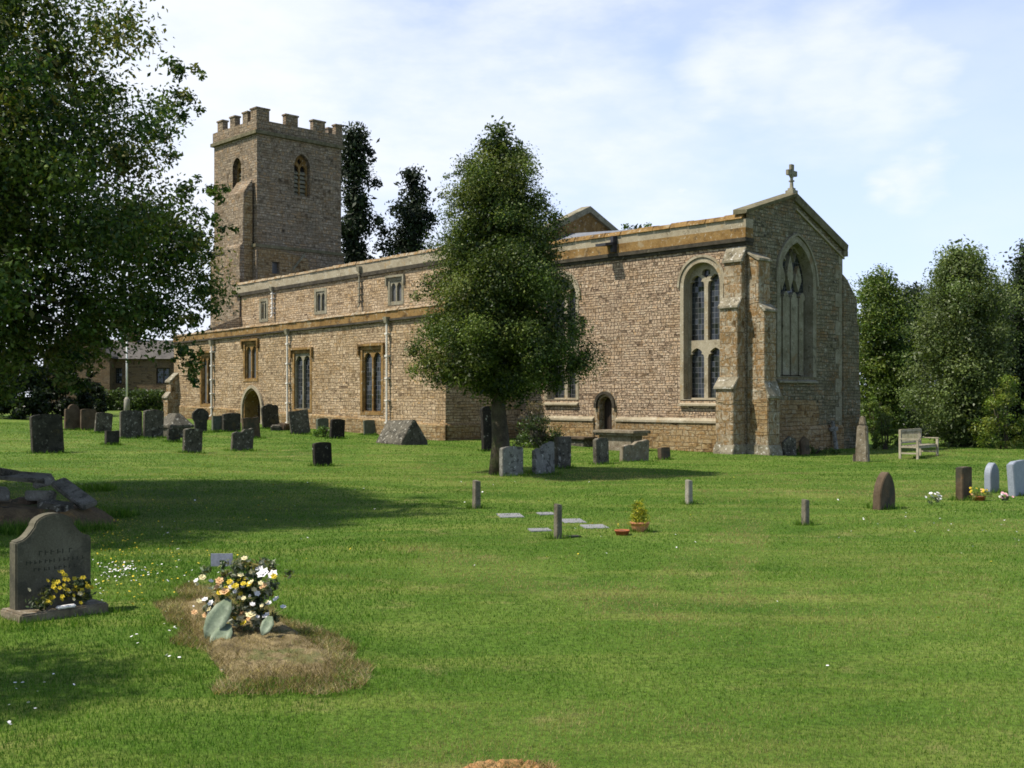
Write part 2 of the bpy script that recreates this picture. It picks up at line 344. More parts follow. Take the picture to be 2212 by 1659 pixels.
def glassmat():
    m, nt, b = newmat('leaded_glass'); L = nt.links
    tc = nt.nodes.new('ShaderNodeTexCoord'); t = nt.nodes.new('ShaderNodeTexBrick'); L.new(tc.outputs['UV'], t.inputs['Vector'])
    t.inputs['Scale'].default_value = 1.0; t.inputs['Brick Width'].default_value = .15; t.inputs['Row Height'].default_value = .20; t.offset = 0
    t.inputs['Mortar Size'].default_value = .009; t.inputs['Color1'].default_value = (.008, .010, .011, 1); t.inputs['Color2'].default_value = (.03, .035, .037, 1)
    t.inputs['Mortar'].default_value = (.10, .10, .10, 1)
    L.new(t.outputs['Color'], b.inputs['Base Color']); b.inputs['Roughness'].default_value = .12; b.inputs['Specular IOR Level'].default_value = .4
    g = nt.nodes.new('ShaderNodeSeparateColor'); L.new(t.outputs['Color'], g.inputs[0]); L.new(t.outputs['Color'], b.inputs['Base Color'])
    t2 = nt.nodes.new('ShaderNodeTexWhiteNoise'); t2.noise_dimensions = '2D'; sc_ = nt.nodes.new('ShaderNodeVectorMath'); sc_.operation = 'DIVIDE'; L.new(tc.outputs['UV'], sc_.inputs[0]); sc_.inputs[1].default_value = (.15, .20, 1)
    fl = nt.nodes.new('ShaderNodeVectorMath'); fl.operation = 'FLOOR'; L.new(sc_.outputs[0], fl.inputs[0]); L.new(fl.outputs[0], t2.inputs['Vector'])
    of = nt.nodes.new('ShaderNodeVectorMath'); of.operation = 'MULTIPLY_ADD'; L.new(t2.outputs['Color'], of.inputs[0]); of.inputs[1].default_value = (.24, .24, .24); of.inputs[2].default_value = (-.12, -.12, -.12)
    ge = nt.nodes.new('ShaderNodeNewGeometry'); an_ = nt.nodes.new('ShaderNodeVectorMath'); an_.operation = 'ADD'; L.new(ge.outputs['Normal'], an_.inputs[0]); L.new(of.outputs[0], an_.inputs[1])
    nn = nt.nodes.new('ShaderNodeVectorMath'); nn.operation = 'NORMALIZE'; L.new(an_.outputs[0], nn.inputs[0]); L.new(nn.outputs[0], b.inputs['Normal'])
    return m
M_GLASS = glassmat()
M_GLASSP = plain('pale_obscured_glass', (.10, .10, .095), .35, .25, 4)

# ------------------------------------------------------------------ ground
DEAD = [(362, 1296), (400, 1268), (455, 1275), (560, 1310), (640, 1345), (720, 1395), (775, 1445), (765, 1492), (640, 1482), (560, 1490), (490, 1500), (455, 1455), (420, 1395), (385, 1345)]
BARE = [(955, 1668), (1000, 1648), (1060, 1638), (1110, 1634), (1160, 1642), (1195, 1655), (1230, 1690), (1150, 1760), (1000, 1760)]
DEADW = [ground(*p) for p in DEAD]; BAREW = [ground(*p) for p in BARE]
def inpoly_np(x, y, poly):
    r = np.zeros(x.shape, bool); n = len(poly)
    for i in range(n):
        a, b = poly[i], poly[i - 1]
        c = ((a.y > y) != (b.y > y)) & (x < (b.x - a.x) * (y - a.y) / (b.y - a.y + 1e-12) + a.x); r ^= c
    return r
def gz_np(x, y):
    t = (x - XC) * WD[0] + (y - YC) * WD[1] - 2.0; s = 3.0
    sp = s * (np.log1p(np.exp(-np.abs(t) / s)) + np.maximum(t / s, 0)); sp = 46 * np.tanh(sp / 46)
    b = .035 * np.sin(x * .55 + 1.3) * np.sin(y * .43 + .4) + .02 * np.sin(x * 1.3 + y * .9) * np.sin(y * 1.1 - x * .4)
    return .036 * sp + b * np.clip((y - 3) / 8, 0, 1)
def groundmat():
    m, nt, b = newmat('mown_grass'); L = nt.links
    g = nt.nodes.new('ShaderNodeNewGeometry'); P = g.outputs['Position']
    mp = nt.nodes.new('ShaderNodeMapping'); mp.inputs['Rotation'].default_value = (0, 0, math.radians(-20)); mp.inputs['Scale'].default_value = (.25, 1.3, 1); L.new(P, mp.inputs[0])
    c = ramp(nt, noise(nt, P, .35, 6, .62), [(.30, (.046, .097, .010)), (.5, (.077, .137, .017)), (.7, (.126, .18, .032))])
    c = mixc(nt, mrange(nt, noise(nt, mp.outputs[0], 1.0, 4, .6), .48, .72, 0, .55), c, (.21, .22, .055))
    c = mixc(nt, mrange(nt, noise(nt, P, 1.1, 5, .65), .58, .74, 0, .6), c, (.26, .21, .09))
    c = mixc(nt, 1.0, c, ramp(nt, noise(nt, P, 18, 5, .8), [(.34, (.45, .45, .45)), (.5, (.97, .97, .97)), (.68, (1.35, 1.35, 1.25))]), 'MULTIPLY')
    L.new(c, b.inputs['Base Color']); bump(nt, b, noise(nt, P, 16, 5, .7), .8, .06)
    b.inputs['Specular IOR Level'].default_value = .1
    return m
M_GROUND = groundmat()
def build_ground():
    def line(a, b, step, far, n):
        mid = list(np.arange(a, b + 1e-6, step)); g = [far ** (i / n) for i in range(1, n + 1)]
        return np.array([a - step * i * 1.0 - q for i, q in enumerate(g, 1)][::-1] + mid + [b + step * i * 1.0 + q for i, q in enumerate(g, 1)])
    xs = line(-40, 45, .5, 1500, 16); ys = line(-6, 85, .5, 1500, 16)
    X, Y = np.meshgrid(xs, ys); Z = gz_np(X, Y)
    v = np.stack([X, Y, Z], -1).reshape(-1, 3); nx, ny = len(xs), len(ys)
    i = np.arange((nx - 1) * (ny - 1)); r = i // (nx - 1); c = i % (nx - 1); a = r * nx + c
    f = np.stack([a, a + 1, a + nx + 1, a + nx], -1)
    me = bpy.data.meshes.new('ground'); me.from_pydata(v.tolist(), [], f.tolist()); me.materials.append(M_GROUND)
    me.polygons.foreach_set('use_smooth', [True] * len(me.polygons))
    o = bpy.data.objects.new('ground', me); col.objects.link(o); tag(o, kind='structure')
build_ground()
def patch(name, poly, h, mat):
    """low mound of another soil lying on the lawn"""
    c = sum((Vector((p.x, p.y, 0)) for p in poly), Vector()) / len(poly); mb = MB(); vs = []; fs = []; n = 48; rings = 9
    def edge(k):
        u = k / n * len(poly); i = int(u) % len(poly); q = u - int(u); return poly[i].lerp(poly[(i + 1) % len(poly)], q)
    for r in range(rings):
        s = 1 - r / rings
        for k in range(n):
            e = edge(k); w = 1 + .05 * math.sin(k * 2.1) * s; x = c.x + (e.x - c.x) * s * w; y = c.y + (e.y - c.y) * s * w
            vs.append((x, y, gz(x, y) - .03 + (h + .03) * min(1, (1 - s) * 4 + .05) ** .7 + R.uniform(-.012, .012) * (r > 0)))
    for r in range(rings - 1):
        for k in range(n): fs.append((r * n + k, r * n + (k + 1) % n, (r + 1) * n + (k + 1) % n, (r + 1) * n + k))
    vs.append((c.x, c.y, gz(c.x, c.y) + h)); fs += [((rings - 1) * n + k, (rings - 1) * n + (k + 1) % n, len(vs) - 1) for k in range(n)]
    mb.add(vs, fs); return tag(mb.build(name, mat, smooth=True), kind='structure')
M_DEAD = blotch('dead_turf', [(.04, .03, .015), (.15, .115, .055), (.23, .18, .09), (.13, .105, .042)], 3.5, [((.03, .02, .012), 9, .60, .85), ((.09, .105, .03), 2.6, .57, .7)], 45, .9)
M_BARE = blotch('bare_orange_earth', [(.22, .11, .04), (.33, .18, .07), (.30, .21, .09)], 6, [((.14, .12, .04), 5, .6, .6)], 45, .8)
shrink = lambda P_, q_: [p.lerp(sum(P_, Vector()) / len(P_), q_) for p in P_]
patch('turf_mound', shrink(DEADW, .12), .045, M_DEAD); patch('bare_earth', shrink(BAREW, .08), .02, M_BARE)

# ------------------------------------------------------------------ foliage
def leaf_mesh(name, cen, nrm, size, tint, mat, parent, wid=.5, seed=1):
    rg = np.random.default_rng(seed); n = len(cen)
    nrm = nrm / np.linalg.norm(nrm, axis=1, keepdims=True)
    r = rg.normal(size=(n, 3)); a = np.cross(nrm, r); a /= np.linalg.norm(a, axis=1, keepdims=True); b = np.cross(nrm, a)
    s = size[:, None]
    p0 = cen - a * s * .5; p2 = cen + a * s * .5; p1 = cen + b * s * wid * .5 + nrm * s * .10; p3 = cen - b * s * wid * .5 + nrm * s * .10
    v = np.stack([p0, p1, p2, p3], 1).reshape(-1, 3).astype(np.float32)
    me = bpy.data.meshes.new(name); me.vertices.add(4 * n); me.vertices.foreach_set('co', v.ravel())
    me.loops.add(4 * n); me.loops.foreach_set('vertex_index', np.arange(4 * n, dtype=np.int32))
    me.polygons.add(n); me.polygons.foreach_set('loop_start', np.arange(0, 4 * n, 4, dtype=np.int32))
    at_ = me.color_attributes.new('tint', 'FLOAT_COLOR', 'POINT')
    c = np.ones((n, 4), np.float32); c[:, :3] = tint; at_.data.foreach_set('color', np.repeat(c, 4, 0).ravel())
    me.update(calc_edges=True); me.materials.append(mat)
    o = bpy.data.objects.new(name, me); col.objects.link(o)
    if parent: o.parent = parent
    return o
def clump_leaves(clumps, total, size, pal, seed, up=.35, squash=.8, jit=.3):
    """clumps: (x,y,z,r). leaves fill each clump mostly near its surface"""
    rg = np.random.default_rng(seed); C = np.array(clumps, float); w = C[:, 3] ** 1.6; w /= w.sum()
    idx = rg.choice(len(C), total, p=w); d = rg.normal(size=(total, 3)); d /= np.linalg.norm(d, axis=1, keepdims=True)
    rad = C[idx, 3] * (rg.random(total) ** .55) * (1 + .22 * rg.normal(size=total)).clip(.4, 1.22)
    off = d * rad[:, None]; off[:, 2] *= squash; cen = C[idx, :3] + off
    nrm = d * .6 + rg.normal(size=(total, 3)) * .75 + np.array([0, 0, up])
    pal = np.array(pal); ct = rg.integers(0, len(pal), len(C)); pick = np.where(rg.random(total) < .6, ct[idx], rg.integers(0, len(pal), total))
    tint = pal[pick] * (1 + jit * (rg.random((total, 1)) - .5) * 2) * (1 + .18 * rg.normal(size=(len(C), 1)))[idx].clip(.5, 1.5)
    return cen, nrm, size * (.65 + .7 * rg.random(total)), tint.clip(.004, 1)
def crown_clumps(cx, cy, prof, n, cr, seed, shell=.5, rough=.16):
    """clump centres inside a crown whose radius follows prof [(z, r)...]"""
    rg = random.Random(seed); zs = [p[0] for p in prof]; rs = [p[1] for p in prof]; out = []
    ph = [rg.uniform(0, 6.28) for _ in range(6)]
    def rad(z, a):
        r = float(np.interp(z, zs, rs))
        return r * (1 + rough * (math.sin(2 * a + ph[0] + z * .7) + .7 * math.sin(3 * a + ph[1] - z * 1.1) + .5 * math.sin(5 * a + ph[2] + z * 1.9)) * .6)
    tot = max(rs)
    while len(out) < n:
        z = rg.uniform(zs[0], zs[-1]); r0 = float(np.interp(z, zs, rs))
        if rg.random() > (r0 / tot) ** 1.3 + .05: continue
        a = rg.uniform(0, 6.283); q = shell + (1 - shell) * rg.random() ** .7 if rg.random() < .8 else rg.random() * shell
        c = cr * rg.uniform(.65, 1.35) * (.55 + .45 * min(1, r0 / (tot * .6)))
        r = max(0, rad(z, a) * q - c * .55); out.append((cx + math.cos(a) * r, cy + math.sin(a) * r, z, c))
    return out
def trunk_mesh(base, top, r0, clumps, nb, mat, parent, seed, lean=0.0, r1=.25, start=.3):
    rg = random.Random(seed); mb = MB(); base = Vector(base); top = Vector(top); n = 9
    pts = [base.lerp(top, i / n) + Vector((rg.uniform(-1, 1), rg.uniform(-1, 1), 0)) * r0 * .35 * (i > 0) for i in range(n + 1)]
    pts[0] = base - Vector((0, 0, .3))
    rad = [r0 * (1.45 if i == 0 else (1.12 if i == 1 else 1)) * (1 - (1 - r1) * i / n) for i in range(n + 1)]
    mb.tube(pts, rad, 12)
    for c in (rg.sample(clumps, min(nb, len(clumps)))):
        c = Vector(c[:3]); c = Vector((base.x, base.y, c.z)).lerp(c, .72); k = start + (1 - start) * max(0, min(.95, (c.z - base.z) / max(.1, top.z - base.z) - .25)); k = max(start, min(.95, k))
        p = base.lerp(top, k); mid = p.lerp(c, .5) + Vector((0, 0, .12 * (c - p).length)); rr = r0 * (1 - (1 - r1) * k) * .42
        mb.tube([p, p.lerp(mid, .55), mid, mid.lerp(c, .6), c], [rr, rr * .8, rr * .6, rr * .4, rr * .15], 6)
    return mb.build('trunk', mat, parent, smooth=True)
M_BARK = blotch('bark', [(.028, .022, .015), (.06, .05, .033), (.095, .085, .055)], 3, [((.065, .075, .028), 2.5, .52, .6)], 30, .9)
M_LEAF = leafmat('leaves'); M_LEAFG = leafmat('glossy_leaves', .30, .48, .22); M_NEEDLE = leafmat('needles', .12, .6, .2)
def tree(name, label, cat, px, py, Y, prof, n, cr, total, size, pal, seed, trunk_r=.2, group=None, mat=None, extra=(), nb=14, shell=.5, rough=.16, zbase=None, up=.35, squash=.8, inner=.16):
    x = (px - CX) / FOC * Y; z0 = gz(x, Y) if zbase is None else zbase
    t = thing(name, label, cat, (x, Y, z0), 0, group)
    cl = crown_clumps(0, 0, [(z - z0, r) for z, r in prof], n, cr, seed, shell, rough) + [(a - x, b - Y, c - z0, r) for a, b, c, r in extra]
    A_ = clump_leaves(cl, total, size, pal, seed, up, squash)
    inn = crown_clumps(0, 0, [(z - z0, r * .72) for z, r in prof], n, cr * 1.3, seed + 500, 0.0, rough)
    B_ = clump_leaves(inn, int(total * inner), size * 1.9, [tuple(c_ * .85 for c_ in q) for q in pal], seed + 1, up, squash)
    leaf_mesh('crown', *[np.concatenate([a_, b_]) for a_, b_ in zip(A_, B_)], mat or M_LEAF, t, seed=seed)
    if trunk_r: trunk_mesh((0, 0, 0), (0, 0, (prof[-1][0] - z0) * .86), trunk_r, cl, nb, M_BARK, t, seed)
    return t
def zpy(py, Y): return ZE + (HY - py) / FOC * Y

# ------------------------------------------------------------------ church
church = thing('church', 'medieval stone parish church with battlemented tower, aisle and chancel', 'church', (XC, YC, 0), math.atan2(-WD[1], -WD[0]))
def part(mb, name, mat, parent=church, label=None, bevel=0.0, smooth=False):
    o = mb.build(name, mat, parent, bevel, smooth)
    if label: o['label'] = label
    return o
TA = 11.45; AV = -4.2; NW_ = 34.5; CW = 6.63; NV = 8.6
def R6(x, y): return ((2300 + x / 2.212) / 1.7360, (600 + y / 2.212) / 1.7360)
def R7(x, y): return ((2400 + x / 2.212) / 1.7360, (1100 + y / 2.212) / 1.7360)
def R5(x, y): return ((1500 + x / 2.212) / 1.7360, (1100 + y / 2.212) / 1.7360)
def R3(x, y): return ((600 + x / 2.212) / 1.7360, (1000 + y / 2.212) / 1.7360)
def R2(x, y): return ((700 + x / 2.212) / 1.7360, (350 + y / 2.212) / 1.7360)

def tracery_window(plane, off, hc, a, z0, zs, rise, lights, mat, hood=True, sill=True, depth=.42, transom=None, glass=M_GLASS, sur=.16, parent=church, label=None, hoodmat=None):
    """big arched window: surround, tracery plate with real openings, leaded glass; returns its hole outline"""
    o = (lambda d: off + d) if plane == 'S' else (lambda d: off - d)
    outer = arch(hc, a, z0, zs, rise, 12)
    w = MB(); w.plate(plane, o(depth - .15), arch(hc, a + .03, z0 - .02, zs, rise + .03, 12), lights, .17, True)
    win = part(w, 'window', mat, parent, label)
    if True:
        g = MB(); g.plate(plane, o(depth), outer, (), .03, False); part(g, 'pane', glass, win)
    s = MB(); s.plate(plane, o(-.025), arch(hc, a + sur, z0 - .02, zs, rise + sur * 1.05, 12), [outer], depth + .02, True); part(s, 'frame', mat, win)
    if hood:
        s = MB(); A = arch(hc, a + sur + .11, zs - .05, zs, rise + sur * 1.05 + .13, 12); B = arch(hc, a + sur + .02, zs - .05, zs, rise + sur * 1.05 + .03, 12)
        ring = A + B[::-1]; s.plate(plane, o(-.07), ring, (), .08, True); part(s, 'hood_mould', hoodmat or mat, win)
    if sill:
        s = MB(); h0, h1 = hc - a - sur, hc + a + sur
        pts = [(0, z0 - .24), (.13, z0 - .24), (.13, z0 - .18), (-depth, z0 + .05), (-depth, z0 - .24)]
        P = (lambda h, p, z: (h, off - p, z)) if plane == 'S' else (lambda h, p, z: (off + p, h, z))
        s.extrude([P(h0, p, z) for p, z in pts], [P(h1, p, z) for p, z in pts]); part(s, 'sill', mat, win)
    return arch(hc, a + sur - .01, z0 - .03, zs, rise + sur * 1.05 - .01, 12)

# --- chancel: two-light transomed windows in the south wall
h0, _ = S(*R6(585, 1100)); h1, _ = S(*R6(885, 1100)); zc_sill = S(*R7(500, 880))[1]; zc_tr = S(*R6(730, 1512))[1]
zc_sp = S(*R6(700, 1035))[1]; zc_ap = S(*R6(690, 893))[1]
def chancel_lights(hc, a):
    zr = (zc_ap - zc_sp); m = .085; L_ = []
    lw = (a - m - .06) / 2
    for s_ in (-1, 1):
        c = hc + s_ * (m + lw)
        L_.append(arch(c, lw, zc_sill + .06, zc_tr - .11 - lw * 1.5, lw * 1.25, 10, .07))
        L_.append(arch(c, lw, zc_tr + .09, zc_sp - .05, min(lw * 1.3, zr * .75), 10, .08))
    q = zc_sp + zr * .66; L_.append([(hc, zc_sp + zr * .40), (hc - .20, q - .02), (hc - .16, q + .13), (hc, zc_sp + zr * .93), (hc + .16, q + .13), (hc + .20, q - .02)])
    return L_
holes = []
a = (h1 - h0) / 2; hc1 = (h0 + h1) / 2
holes.append(tracery_window('S', 0, hc1, a, zc_sill, zc_sp, zc_ap - zc_sp, chancel_lights(hc1, a), M_ASH, label='tall two-light window beside the corner buttress'))
hc2 = S(*R5(1478, 700))[0] - a - .12
holes.append(tracery_window('S', 0, hc2, a, zc_sill, zc_sp, zc_ap - zc_sp, chancel_lights(hc2, a), M_ASH, label='two-light window half hidden by the tree'))
# priest's door
d0 = S(*R5(1655, 1000))[0]; d1 = S(*R5(1762, 1000))[0]; dap = S(*R5(1700, 855))[1]; dsp = S(*R5(1700, 930))[1]; hcd = (d0 + d1) / 2; da = (d1 - d0) / 2
door_arch = arch(hcd, da, .0, dsp, dap - dsp, 8)
mb = MB(); mb.plate('S', .30, door_arch, (), .06, True)
for k in range(5): x = hcd - da + (k + .5) * 2 * da / 5; mb.box(x - .012, x + .012, .285, .30, .02, dsp + .05)
door = part(mb, 'door', M_OAK, church, 'small dark oak priest door in the chancel wall')
mb = MB(); mb.tube([(hcd + da * .5, .25, 1.15), (hcd + da * .5, .27, 1.0)], .03, 8); part(mb, 'handle', M_IPIPE, door)
mb = MB(); mb.plate('S', -.03, arch(hcd, da + .24, -.2, dsp, dap - dsp + .26, 8), [door_arch], .34, True); part(mb, 'frame', M_ASHI, door)
mb = MB(); A = arch(hcd, da + .2, dsp - .1, dsp, dap - dsp + .2, 8); B = arch(hcd, da + .08, dsp - .1, dsp, dap - dsp + .09, 8); mb.plate('S', -.13, A + B[::-1], (), .11); part(mb, 'hood_mould', M_SHADE, door)
holes.append(arch(hcd, da + .23, -.18, dsp, dap - dsp + .25, 8))
z_par_b = 7.72                      # underside of parapet
mb = MB()
mb.plate('S', 0, [(-TA, -.8), (-TA, z_par_b), (0, z_par_b), (0, -.8)], holes, .45, False)
part(mb, 'chancel_wall', M_RUB)
# plinth with ironstone courses and its sloped string
zpl = S(*R7(300, 1045))[1]
for x0, x1 in ((-TA, hcd - da - .25), (hcd + da + .25, -.75)):
    mb = MB(); mb.buttress('S', 0, x0, x1, [(.10, -.8), (.10, zpl - .12), (.0, zpl - .12)])
    part(mb, 'plinth', M_IRON)
for x0, x1 in ((-TA, hcd - da - .25), (hcd + da + .25, -.75)):
    mb = MB(); mb.buttress('S', 0, x0, x1, [(.02, zpl - .118), (.15, zpl - .118), (.15, zpl - .04), (.0, zpl + .06)])
    part(mb, 'string_course', M_ASH)
# parapet: cornice, ochre band, pale band, coping stones
mb = MB(); mb.box(-TA - .2, .06, -.15, .4, 7.60, 7.74); mb.box(-TA - .2, .03, -.06, .4, 7.48, 7.60); part(mb, 'cornice', M_SHADE)
mb = MB(); mb.box(-TA, .02, -.07, .40, 7.742, 8.10); part(mb, 'parapet_band', M_IRONB)
mb = MB(); mb.box(-TA, .015, -.05, .39, 8.102, 8.42); part(mb, 'parapet', M_ASH)
def coping(x0, x1, y0, y1, z, hgt, n, mat, name='coping', zs=None, parent=church):
    mb = MB(); rg = random.Random(int(abs(x0) * 10) + n)
    for k in range(n):
        a_, b_ = x0 + (x1 - x0) * k / n, x0 + (x1 - x0) * (k + 1) / n; dz = rg.uniform(-.025, .02); q = rg.uniform(-.02, .02)
        za = z if zs is None else z + zs * (k + .5) / n
        mb.extrude([(a_ + .012, y0 - .05 + q, za), (a_ + .012, y1 + .05, za), (a_ + .012, y1 - .05, za + hgt + dz), (a_ + .012, y0 + .05 + q, za + hgt * .75 + dz)],
                   [(b_ - .012, y0 - .05 + q, za), (b_ - .012, y1 + .05, za), (b_ - .012, y1 - .05, za + hgt + dz), (b_ - .012, y0 + .05 + q, za + hgt * .75 + dz)])
    return part(mb, name, mat, parent)
coping(-TA, -.1, -.07, .40, 8.422, .24, 14, M_IRONB)
# east gable
gap = E(1715, 418)[1]; gvr = CW; GZL, GZR = 8.72, E(1823, 527)[1]; vm_ = E(1715, 418)[0]
we0 = E(*R7(1165, 600))[0]; we1 = E(*R7(1425, 600))[0]; wz0 = E(*R7(1300, 690))[1]; wsp = E(*R6(1530, 1020))[1]; wap = E(*R6(1545, 690))[1]
hce = (we0 + we1) / 2 + .02; ae = (we1 - we0) / 2 + .05
EL = []; n_l = 4; mul = .11; lw = (2 * ae - .12 - (n_l - 1) * mul) / n_l
zls = E(*R6(1530, 1140))[1]
for k in range(n_l):
    c = hce - ae + .06 + lw / 2 + k * (lw + mul); EL.append(arch(c, lw / 2, wz0 + .06, zls - .1, lw * .75, 8, .05))
rise_e = wap - wsp
def inside_arch(h, z, m):                # margin test for tracery openings
    Rr = (ae * ae + rise_e ** 2) / (2 * ae); 
    return math.hypot(h - (hce - ae + Rr), z - wsp) < Rr - m and math.hypot(h - (hce + ae - Rr), z - wsp) < Rr - m if z > wsp else abs(h - hce) < ae - m
def dagger(c, zb, zt, w):
    return [(c, zb), (c - w, zb + (zt - zb) * .42), (c - w * .85, zb + (zt - zb) * .62), (c, zt), (c + w * .85, zb + (zt - zb) * .62), (c + w, zb + (zt - zb) * .42)]
for j in range(3):
    c = hce - ae + .06 + (lw + mul) * (j + 1) - mul / 2; zt = zls + .25 + (1.35 if j == 1 else 1.0); EL.append(dagger(c, zls + .26, zt, .21))
for j in (-1, 1): EL.append(dagger(hce + j * .29, zls + 1.36, zls + 2.2, .15))
EL.append(dagger(hce, zls + 1.75, wsp + rise_e * .9, .14))
EL = [[p if inside_arch(p[0], p[1], .07) else (hce + (p[0] - hce) * .86, p[1] - .04) for p in l] for l in EL]
hole_e = tracery_window('E', 0, hce, ae, wz0, wsp, rise_e, EL, M_ASHG, label='great four-light east window with flowing tracery in the gable', sur=.22, depth=.42)
mb = MB(); mb.plate('E', 0, [(0, -.8), (0, GZL - .10), (vm_, gap - .125), (gvr, GZR - .25), (gvr, -.8)], [hole_e], .55, False)
mb.plate('S', CW, [(-TA, -.8), (-TA, 8.4), (0, GZR - .25), (0, -.8)], (), .02, False)
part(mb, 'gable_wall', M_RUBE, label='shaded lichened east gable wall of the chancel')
mb = MB()
for (v0, z0_), (v1, z1_) in (((-.16, GZL - .02), (vm_, gap)), ((vm_, gap), (gvr + .22, GZR - .05))):
    dk_ = .30 if v0 > 1 else .12
    mb.extrude([(.10, v0, z0_ - dk_), (.14, v0, z0_ + .0), (-.45, v0, z0_ + .06), (-.45, v0, z0_ - dk_)], [(.10, v1, z1_ - dk_), (.14, v1, z1_ + .0), (-.45, v1, z1_ + .06), (-.45, v1, z1_ - dk_)])
mb.box(-.45, .13, gvr - .1, gvr + .2, GZR - .5, GZR - .3)
part(mb, 'coping', M_ASHD)
# string below the gable coping on the right slope, as on the photo
mb = MB(); mb.extrude([(0, vm_ + .1, gap - .62), (.07, vm_ + .1, gap - .62), (.07, vm_ + .1, gap - .54), (0, vm_ + .1, gap - .5)], [(0, gvr + .05, GZR - .62), (.07, gvr + .05, GZR - .62), (.07, gvr + .05, GZR - .54), (0, gvr + .05, GZR - .5)])
part(mb, 'string_course', M_ASH)
# ironstone courses at the foot of the east wall
mb = MB(); mb.buttress('E', 0, .85, CW - .05, [(.09, -.8), (.09, E(*R7(1300, 1130))[1]), (.0, E(*R7(1300, 1100))[1])]); part(mb, 'plinth', M_IRON)
mb = MB(); mb.plate('E', .012, [(.86, .9), (.86, E(*R7(1150, 905))[1]), (2.2, E(*R7(1250, 885))[1]), (4.6, E(*R7(1500, 890))[1]), (4.9, 1.4), (4.6, .9)], (), .02); part(mb, 'stone_courses', M_IRON)
# gable cross
cb = Vector((-.1, vm_, gap))
mb = MB(); mb.box(cb.x - .17, cb.x + .17, vm_ - .2, vm_ + .2, gap - .05, gap + .14); mb.box(cb.x - .11, cb.x + .11, vm_ - .13, vm_ + .13, gap + .14, gap + .24)
mb.tube([(cb.x, vm_, gap + .2), (cb.x, vm_, gap + .55), (cb.x, vm_, gap + .9)], [.085, .065, .06], 8)
mb.box(cb.x - .09, cb.x + .09, vm_ - .09, vm_ + .09, gap + .5, gap + .56)
zc = gap + .86
mb.box(cb.x - .05, cb.x + .05, vm_ - .30, vm_ + .30, zc - .075, zc + .075)
mb.box(cb.x - .052, cb.x + .052, vm_ - .07, vm_ + .07, zc - .2, zc + .30)
for dv, dz in ((-.25, 0), (.25, 0), (0, .25)): mb.box(cb.x - .06, cb.x + .06, vm_ + dv - .11, vm_ + dv + .11, zc + dz - .11, zc + dz + .11)
for q in range(12):                                  # wheel ring
    a0, a1 = q * math.pi / 6, (q + 1) * math.pi / 6
    mb.extrude([(cb.x + s1 * .035, vm_ + math.cos(a0) * r_, zc + math.sin(a0) * r_) for s1, r_ in ((-1, .15), (1, .15), (1, .21), (-1, .21))], [(cb.x + s1 * .035, vm_ + math.cos(a1) * r_, zc + math.sin(a1) * r_) for s1, r_ in ((-1, .15), (1, .15), (1, .21), (-1, .21))])
mb.v = [(x_, vm_ + (y_ - vm_) * .86, gap + (z_ - gap) * .9) for x_, y_, z_ in mb.v]
part(mb, 'cross', M_ASHG, label='stone cross on the apex of the gable', bevel=.012)
# chancel roof
mb = MB(); mb.extrude([(-TA, .35, 8.35), (-TA, vm_, 9.42), (-TA, CW, 8.1)], [(-.42, .35, 8.35), (-.42, vm_, 8.8), (-.42, CW, 8.1)])
part(mb, 'roof', M_LEAD)
# corner buttresses
def stepped(plane, h0, h1, st, off=0.0, lab=None, mat=M_ASHI):
    """st: (projection, top z of stage, height of the sloping offset)"""
    prof = [(st[0][0], -.8)]
    for i, (p, zt, sl) in enumerate(st):
        nxt = st[i + 1][0] if i + 1 < len(st) else 0.0
        prof += [(p, zt), (nxt, zt + sl)]
    mb = MB(); mb.buttress(plane, off, h0, h1, prof)
    o = part(mb, 'buttress', mat, church, lab, .02)
    P = (lambda h, p, z: (h, off - p, z)) if plane == 'S' else (lambda h, p, z: (off + p, h, z))
    for i, (p, zt, sl) in enumerate(st):
        nxt = st[i + 1][0] if i + 1 < len(st) else 0.0; q = [(p + .07, zt - .06), (p + .07, zt + .03), (nxt, zt + sl + .05), (nxt, zt + sl - .02), (p - .02, zt - .06)]
        c = MB(); c.extrude([P(h0 - .05, a_, z_) for a_, z_ in q], [P(h1 + .05, a_, z_) for a_, z_ in q]); part(c, 'weathering', M_SLABS, o, None, .015)
    f = MB(); p = st[0][0]; q = [(0, -.8), (p + .10, -.8), (p + .10, .16), (p + .015, .42), (0, .42)]
    f.extrude([P(h0 - .05, a_, z_) for a_, z_ in q], [P(h1 + .05, a_, z_) for a_, z_ in q]); part(f, 'footing', M_SLABS, o, None, .02)
    return o
stepped('S', -.78, -.03, [(.75, 2.42, .34), (.50, 5.28, .32), (.25, 6.92, .5)], 0, 'sunlit corner buttress of pale and orange blocks')
stepped('E', .05, .78, [(.87, 2.1, .5), (.72, 5.15, .2), (.48, 6.95, .25)], 0, 'corner buttress with an orange panel, facing the east wall', M_ASHI)
mb = MB(); mb.buttress('S', .05, .14, .84, [(.012, .75), (.012, 2.0), (0, 2.0)]); part(mb, 'stone_panel', M_IRON)
nb0 = solve_n(1850, -.02); 
def north_buttress():
    prof = [(CW - .05, -.8), (CW + 1.32, -.8), (CW + 1.32, 2.3), (CW + 1.22, 2.6), (CW + 1.22, 4.9), (CW + 1.05, 5.1), (CW + 1.05, 6.0), (CW + .3, 6.75), (CW - .05, 6.95)]
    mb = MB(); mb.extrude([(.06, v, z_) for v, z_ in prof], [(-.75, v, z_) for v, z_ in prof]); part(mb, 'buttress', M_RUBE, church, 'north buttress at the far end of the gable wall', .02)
north_buttress()
mb = MB()
for k in range(13):
    zq = .6 + k * .56; d_ = .55 if k % 2 else .30; mb.box(.0, .014, CW - d_, CW - .02, zq, zq + .54)
part(mb, 'quoins', M_ASHG)

